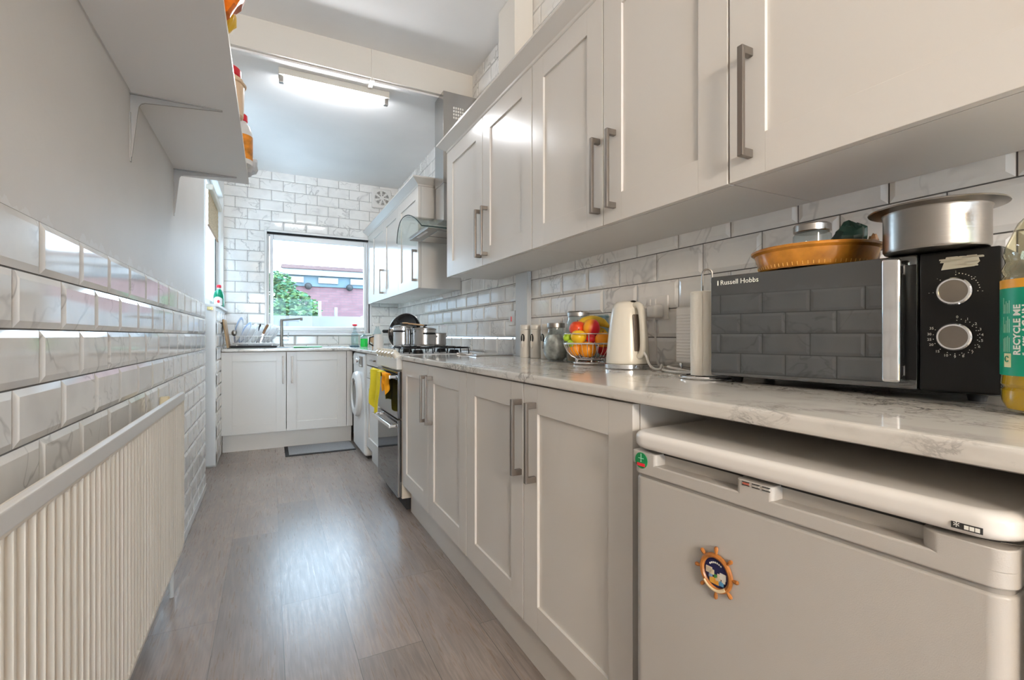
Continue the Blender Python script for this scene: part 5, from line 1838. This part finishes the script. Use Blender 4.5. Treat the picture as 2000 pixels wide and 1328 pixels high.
# blind on the left window
bl = thing('blind', 'beige woven roller blind with white headrail on the left window', 'blind', (XL - 0.03, 4.83, 2.2))
mb = MB(); mb.box(XL - 0.055, XL - 0.005, 4.41, 5.20, 2.19, 2.235, 0.012, 3); mb.build('headrail', M_CREAM, bl)
def blf(u, v):
    return Vector((XL - 0.04 + 0.0012 * math.sin(v * 40), 4.415 + 0.765 * u, 2.191 - 0.275 * v))
mb = MB(); mb.grid(blf, 4, 24, thick=0.002); mb.build('woven_slats', M_BLIND, bl)
mb = MB(); mb.box(XL - 0.046, XL - 0.034, 4.415, 5.18, 1.904, 1.914, 0.003); mb.build('bottom_bar', M_WOODD, bl)

# extractor fan on the far wall
ef = thing('extractor_fan', 'square white extractor fan high on the far tiled wall', 'fan', (1.09, YF - 0.02, 2.53))
mb = MB(); mb.box(0.985, 1.195, YF - 0.045, YF - 0.0075, 2.43, 2.645, 0.012, 3); mb.build('housing', M_WHITEP, ef)
mb = MB(); mb.lathe([(0.078, 0.0), (0.078, 0.003), (0, 0.003)], (1.09, YF - 0.045, 2.54), 36, (0, -1, 0)); gr = mb.build('opening', M_STEELD, ef)
mb = MB()
for k in range(7):
    a = 2 * PI * k / 7
    d = Vector((math.cos(a), 0, math.sin(a))); n = Vector((-d.z, 0, d.x)); c0 = Vector((1.09, YF - 0.0485, 2.54))
    mb.prism([(0.02, -0.006), (0.072, -0.02), (0.074, 0.006), (0.022, 0.008)], lambda q: c0 + d * q[0] + n * q[1], lambda q: c0 + d * q[0] + n * q[1] + Vector((0, -0.003, 0)))
mb.lathe([(0.022, 0.0), (0.022, 0.008), (0.016, 0.012), (0, 0.012)], (1.09, YF - 0.0485, 2.54), 24, (0, -1, 0))
for r in (0.045, 0.077):
    mb.tube([(1.09 + r * math.cos(2 * PI * k / 32), YF - 0.053, 2.54 + r * math.sin(2 * PI * k / 32)) for k in range(32)], 0.002, 6, True)
mb.build('grille', M_WHITEP, ef)

# ------------------------------------------------------------------ lights
lt_ = thing('tube_light', 'lit fluorescent tube light on the far ceiling', 'light', (0.37, 3.25, ZF))
mb = MB(); mb.box(0.045, 0.715, 3.215, 3.285, ZF - 0.042, ZF - 0.0005, 0.003); mb.build('batten', M_BATTEN, lt_)
mb = MB(); mb.cyl((0.075, 3.25, ZF - 0.062), (0.685, 3.25, ZF - 0.062), 0.0135, 0.0135, 20); mb.build('tube', M_TUBE, lt_)
for x in (0.048, 0.685):
    mb = MB(); mb.box(x, x + 0.027, 3.234, 3.266, ZF - 0.082, ZF - 0.0425, 0.004); mb.build('end_cap', M_STEELD, lt_)
mb = MB(); mb.box(0.57, 0.595, YS - 0.04, 3.214, ZF - 0.013, ZF - 0.0005, 0.002); mb.build('cable_cover', M_WHITEP, lt_)
for (lx, ly, lz, lab_) in ((-0.2, -2.6, 1.82, 'white globe on a cord added as fill light behind the camera'), (-0.22, -3.5, 1.82, 'white globe on a cord added as fill light near the rear door')):
    nl = thing('fill_lamp', lab_, 'light', (lx, ly, ZN), 0, 'added fill globes')  # unseen globe added behind the camera to brighten the near end
    dz = lz - ZN
    mb = MB(); mb.lathe([(0.05, -0.0005), (0.05, -0.02), (0.01, -0.03), (0.004, -0.031), (0.004, dz + 0.17), (0.03, dz + 0.168), (0.03, dz + 0.15), (0, dz + 0.15)], (lx, ly, ZN), 24); mb.build('cord', M_WHITEP, nl)
    mb = MB(); mb.ball((lx, ly, lz), 0.15, seg=32); mb.build('globe', M_FILL, nl)

# ------------------------------------------------------------------ left wall: shelf and radiator
SHZ, SHX, SHY = 1.80, -0.096, 2.745
sh = thing('wall_shelf', 'white wall shelf on two steel brackets along the left wall', 'shelf', (-0.25, 1.4, SHZ))
mb = MB(); mb.box(XL + 0.006, SHX - 0.0015, -0.5, SHY, SHZ, SHZ + 0.018); mb.build('board', M_SHELF, sh)
mb = MB(); mb.box(SHX - 0.0015, SHX, -0.5, SHY, SHZ, SHZ + 0.018); mb.build('edging', M_EDGE, sh)
M_BRK = mat('grey_bracket_steel', (0.36, 0.335, 0.31), 0.45, metal=0.3)
for y in (1.885, 2.645, 0.6):
    mb = MB(); z = SHZ - 0.0003
    # wall leg, shelf leg, each a tapering pressed-steel channel
    mb.prism([(XL + 0.0005, z), (XL + 0.25, z), (XL + 0.25, z - 0.004), (XL + 0.06, z - 0.020), (XL + 0.038, z - 0.0225), (XL + 0.028, z - 0.027), (XL + 0.023, z - 0.036), (XL + 0.020, z - 0.055), (XL + 0.005, z - 0.20), (XL + 0.0005, z - 0.20)],
             lambda p: Vector((p[0], y - 0.003, p[1])), lambda p: Vector((p[0], y + 0.003, p[1])))
    mb.prism([(y - 0.012, z - 0.06), (y + 0.012, z - 0.06), (y + 0.006, z - 0.215), (y - 0.006, z - 0.215)], lambda p: Vector((XL + 0.0004, p[0], p[1])), lambda p: Vector((XL + 0.003, p[0], p[1])))
    mb.prism([(y - 0.012, 0.0), (y + 0.012, 0.0), (y + 0.005, 0.25), (y - 0.005, 0.25)], lambda p: Vector((XL + 0.0005 + p[1], p[0], z - 0.0025)), lambda p: Vector((XL + 0.0005 + p[1], p[0], z)))
    mb.build('bracket', M_BRK, sh)
ZSH = SHZ + 0.0185
# orange bag overhanging the edge
bgo = thing('snack_bag', 'orange and yellow plastic bag poking over the shelf edge', 'bag', (-0.13, 1.33, ZSH))
m_ = crumple((-0.108, 1.352, ZSH + 0.125), 0.060, 0.088, 0.124, 2.0, 0.3)
for v in m_.bm.verts:
    v.co.z = max(v.co.z, ZSH + 0.001)
m_.build('front_panel', M_BAG, bgo, angle=25)
m_ = crumple((-0.108, 1.425, ZSH + 0.036), 0.030, 0.036, 0.036, 5.0, 0.2)
for v in m_.bm.verts:
    v.co.z = max(v.co.z, ZSH + 0.001)
m_.build('yellow_fold', M_BAGY, bgo, angle=25)
# peach jar with red lid
jj = thing('food_tub', 'peach plastic jar with a red lid on the left shelf', 'jar', (-0.142, 1.975, ZSH))
c_ = (-0.142, 1.975, ZSH)
mb = MB(); mb.lathe([(0, 0.0003), (0.05, 0.0003), (0.056, 0.005), (0.060, 0.12), (0.056, 0.135), (0.045, 0.143), (0, 0.143)], c_, 36); mb.build('body', M_PEACH, jj)
mb = MB(); mb.tube([Vector(c_) + Vector((0.062 * math.cos(2 * PI * k / 36), 0.062 * math.sin(2 * PI * k / 36), 0.118)) for k in range(36)], 0.004, 8, True); mb.build('ridge', M_PEACH, jj)
mb = MB(); mb.lathe([(0.047, 0.1435), (0.049, 0.146), (0.048, 0.17), (0.042, 0.176), (0, 0.178)], c_, 30); mb.build('lid', M_RED, jj)
# bottle with red cap and orange label
bb = thing('sauce_bottle', 'clear bottle with red cap and orange label on the left shelf', 'bottle', (-0.118, 2.50, ZSH))
c_ = (-0.118, 2.50, ZSH)
mb = MB(); mb.lathe([(0, 0.0003), (0.042, 0.0003), (0.046, 0.006), (0.046, 0.14), (0.036, 0.175), (0.022, 0.19), (0.022, 0.196), (0, 0.196)], c_, 32); mb.build('body', M_WHITEP, bb)
mb = MB(); mb.lathe([(0.0462, 0.02), (0.0466, 0.021), (0.0466, 0.128), (0.0462, 0.129)], c_, 40, cap=False)
mb.build('label', mat('orange_print_label', (0.80, 0.28, 0.02), 0.4, var=0.5, vscale=28), bb)
mb = MB(); mb.lathe([(0.024, 0.1965), (0.026, 0.199), (0.025, 0.225), (0.02, 0.23), (0, 0.231)], c_, 24); mb.build('cap', M_RED, bb)
m_ = crumple((-0.098, 2.665, ZSH + 0.05), 0.045, 0.062, 0.049, 7.0, 0.35)
for v in m_.bm.verts:
    v.co.z = max(v.co.z, ZSH + 0.0005)
tag(m_.build('plastic_bag', mat('thin_white_film', (0.78, 0.78, 0.78), 0.3, trans=0.3), loc=(-0.098, 2.665, ZSH), angle=20), 'crumpled whitish plastic bag at the far end of the left shelf', 'bag')

rd = thing('radiator', 'long cream ribbed panel radiator on the left wall', 'radiator', (-0.34, 1.1, 0.165))
RY0, RY1, RZ0, RZ1, RX = -0.55, 2.33, 0.165, 0.802, -0.312
mb = MB()
def prof_x(y):
    t = ((y - RY0) / 0.0335) % 1.0
    d_ = min(t, 1 - t)
    return 1.0 if d_ < 0.09 else max(0.0, 1 - (d_ - 0.09) / 0.13)
ny = int((RY1 - RY0) / 0.0335) * 12
zl = [RZ0, RZ0 + 0.022, RZ0 + 0.03, RZ1 - 0.040, RZ1 - 0.034, RZ1 - 0.012, RZ1 - 0.004, RZ1]
V_ = []
for i in range(ny + 1):
    y = RY0 + (RY1 - RY0) * i / ny
    row = []
    for j, z in enumerate(zl):
        deep = 1 if 2 <= j <= 3 else 0
        x = RX - (0.007 * (1 - prof_x(y)) if deep else 0.0)
        if j == 0: x = RX - 0.004
        if j == 6: x = RX - 0.003
        if j == 7: x = RX - 0.012
        row.append(mb.bm.verts.new((x, y, z)))
    V_.append(row)
for i in range(ny):
    for j in range(len(zl) - 1):
        mb.bm.faces.new((V_[i][j], V_[i + 1][j], V_[i + 1][j + 1], V_[i][j + 1]))
mb.box(RX - 0.02, RX - 0.0125, RY0, RY1, RZ0 + 0.001, RZ1 - 0.001)
mb.build('panel', M_RAD, rd, angle=28)
mb = MB(); mb.box(RX - 0.014, RX + 0.002, RY0 - 0.002, RY1 + 0.002, RZ1 - 0.030, RZ1 + 0.003, 0.004)
mb.build('top_cover', M_RADW, rd)
mb = MB(); mb.box(RX - 0.040, RX - 0.015, RY1 - 0.014, RY1 - 0.006, RZ0 + 0.02, RZ1 - 0.02, 0.002)
mb.build('end_cap', M_RADW, rd)
mb = MB(); mb.cyl((RX - 0.044, 2.20, RZ1 - 0.05), (RX - 0.044, 2.20, RZ1 + 0.002), 0.019, 0.016, 18, 0.004); mb.build('valve_cap', mat('beige_valve_plastic', (0.66, 0.58, 0.40), 0.5), rd)
mb = MB()
for y in (0.0, 1.7):
    mb.box(XL + 0.009, RX - 0.0205, y, y + 0.03, RZ0 + 0.05, RZ1 - 0.06, 0.001)
mb.build('wall_bracket', M_RADW, rd)
mb = MB(); mb.tube([(RX - 0.035, RY1 - 0.05, RZ0 + 0.01), (RX - 0.035, RY1 - 0.05, 0.001)], 0.0075, 10); mb.build('pipe', M_RADW, rd)
mb = MB(); mb.box(XL + 0.009, XL + 0.014, YB + .01, LW0 - 0.004, 0.0005, 0.045, 0.001)
b_ = struct(mb, 'baseboard_left', M_WHITE)

# floor mat
fm = thing('door_mat', 'thin grey mat with dark border in front of the sink cabinet', 'mat', (0.4, 4.68, 0))
mb = MB(); mb.box(0.115, 0.695, 4.475, 4.875, 0.0005, 0.006, 0.002); mb.build('border', M_DARK, fm)
mb = MB(); mb.box(0.145, 0.69, 4.50, 4.855, 0.0065, 0.010, 0.002); mb.build('pile', M_MATG, fm)

# ------------------------------------------------------------------ outside
mb = MB(); mb.box(-14, 22, YF + 0.3, 40, -0.25, -0.15)
struct(mb, 'ground', M_PAVE)
hs = thing('brick_outbuilding', 'long red brick outbuilding with pale blue upper band beyond the window', 'building', (3, 15, -0.15))
mb = MB(); mb.box(0.2, 6.5, 15.0, 19.0, -0.15, 2.47); mb.build('brick_wall', M_BRICK, hs)
mb = MB(); mb.box(0.15, 6.55, 14.95, 19.0, 2.475, 2.78); fb_ = mb.build('upper_band', M_FASCIA, hs)
for (x0, x1) in ((0.30, 0.86), (1.25, 1.80), (2.15, 2.75), (3.1, 3.8)):
    mb = MB(); mb.box(x0, x1, 14.90, 14.949, 2.57, 2.74, 0.01); mb.build('white_panel', M_EXTW, fb_)
mb = MB(); mb.box(0.1, 6.6, 14.85, 19.2, 2.785, 2.95); mb.build('white_fascia', M_EXTW, hs)
mb = MB(); mb.prism([(14.8, 2.955), (19.4, 2.955), (19.4, 3.4), (15.6, 3.17)], lambda p: Vector((0.3, p[0], p[1])), lambda p: Vector((6.8, p[0], p[1]))); mb.build('roof', M_ROOF, hs)
for x in (0.98, 2.12):
    mb = MB(); mb.ball((x, 14.86, 2.47), 0.10, 0.07, 0.10, 16); mb.build('dark_dome', mat('black_cowl', (0.006, 0.006, 0.007), 0.6), hs)
nw = thing('sky_block_wall', 'unseen tall pale wall added outside the left window to block sky light', 'building', (-2.4, 5.0, -0.15))  # added out of view to cut the sky light through the left window
mb = MB(); mb.box(-2.8, -2.15, -1.0, 18.0, -0.15, 3.3); mb.build('side_wall', M_EXTW, nw)
mb = MB(); mb.box(-2.85, -2.08, -1.05, 18.05, 3.305, 3.40); mb.build('roof_edge', M_ROOF, nw)
# garden tree
def tree(name, label, c, rad, h, n, ms, seed):
    rng = random.Random(seed)
    t = thing(name, label, 'tree', (c[0], c[1], -0.15))
    mb = MB(); mb.tube([(c[0], c[1], -0.15), (c[0] + .05, c[1], h * 0.5), (c[0], c[1] + .05, h)], [0.06, 0.045, 0.02], 8); mb.build('trunk', M_WOODD, t)
    mb = MB()
    for k in range(n):
        while True:
            p = Vector((rng.uniform(-1, 1), rng.uniform(-1, 1), rng.uniform(-1, 1)))
            if 0.35 < p.length < 1: break
        p = Vector((c[0] + p.x * rad, c[1] + p.y * rad * 0.85, h + p.z * rad * 1.15))
        q_ = Matrix.Rotation(rng.random() * 6, 3, 'Z') @ Matrix.Rotation(rng.random() * 6, 3, 'X')
        s = rng.uniform(0.03, 0.06)
        mb.mi = 0 if rng.random() < .6 else 1
        vs = [mb.bm.verts.new(p + q_ @ Vector(v)) for v in ((-s, 0, 0), (0, -s * .5, s * .12), (s, 0, 0), (0, s * .5, s * .12))]
        f = mb.bm.faces.new(vs); f.material_index = mb.mi
    mb.build('foliage', ms, t, normals=False)
tree('garden_tree', 'tall blue-green tree at the left edge of the window view', (0.10, 10.6), 0.42, 1.85, 1800, [M_LEAF, M_LEAFL], 1)
tree('garden_bush', 'light green flowering bush in front of the brick outbuilding', (0.40, 9.2), 0.44, 1.33, 2400, [M_LEAFL, M_LEAF], 2)
mb = MB()
pts = [(9.0 + 0.0, 0.0)]
gw = thing('garden_wall', 'low white garden wall curving up on the right of the window view', 'wall', (1.4, 9.4, -0.15))
mb.prism([(0.55, -0.15), (2.6, -0.15), (2.6, 1.75), (1.9, 1.55), (1.5, 1.36), (1.1, 1.25), (0.55, 1.18)], lambda p: Vector((p[0], 9.78, p[1])), lambda p: Vector((p[0], 9.9, p[1])))
mb.build('rendered_wall', M_EXTW, gw)
mb = MB()
for i in range(12):
    mb.box(1.15 + i * 0.1, 1.17 + i * 0.1, 9.765, 9.78, 0.7, 1.15)
mb.build('rail_bars', M_EXTW, gw)
for i, x in enumerate((0.72, 0.98)):
    mb = MB(); mb.box(x, x + 0.05, 8.6, 8.65, -0.15, 1.62 - 0.1 * i, 0.006)
    tag(mb.build('fence_post', M_EXTW, loc=(x, 8.6, -.15)), ('taller' if i == 0 else 'shorter') + ' white post beside the bush outside the window', 'post', 'white garden posts')
# low white garden table/patio edge
mb = MB(); mb.box(-1.5, 4.0, 6.9, 8.4, -0.15, 1.30)
tag(mb.build('patio_terrace', M_EXTW, loc=(1, 7.6, -.15)), 'raised pale patio terrace below the bush outside the window', 'terrace')
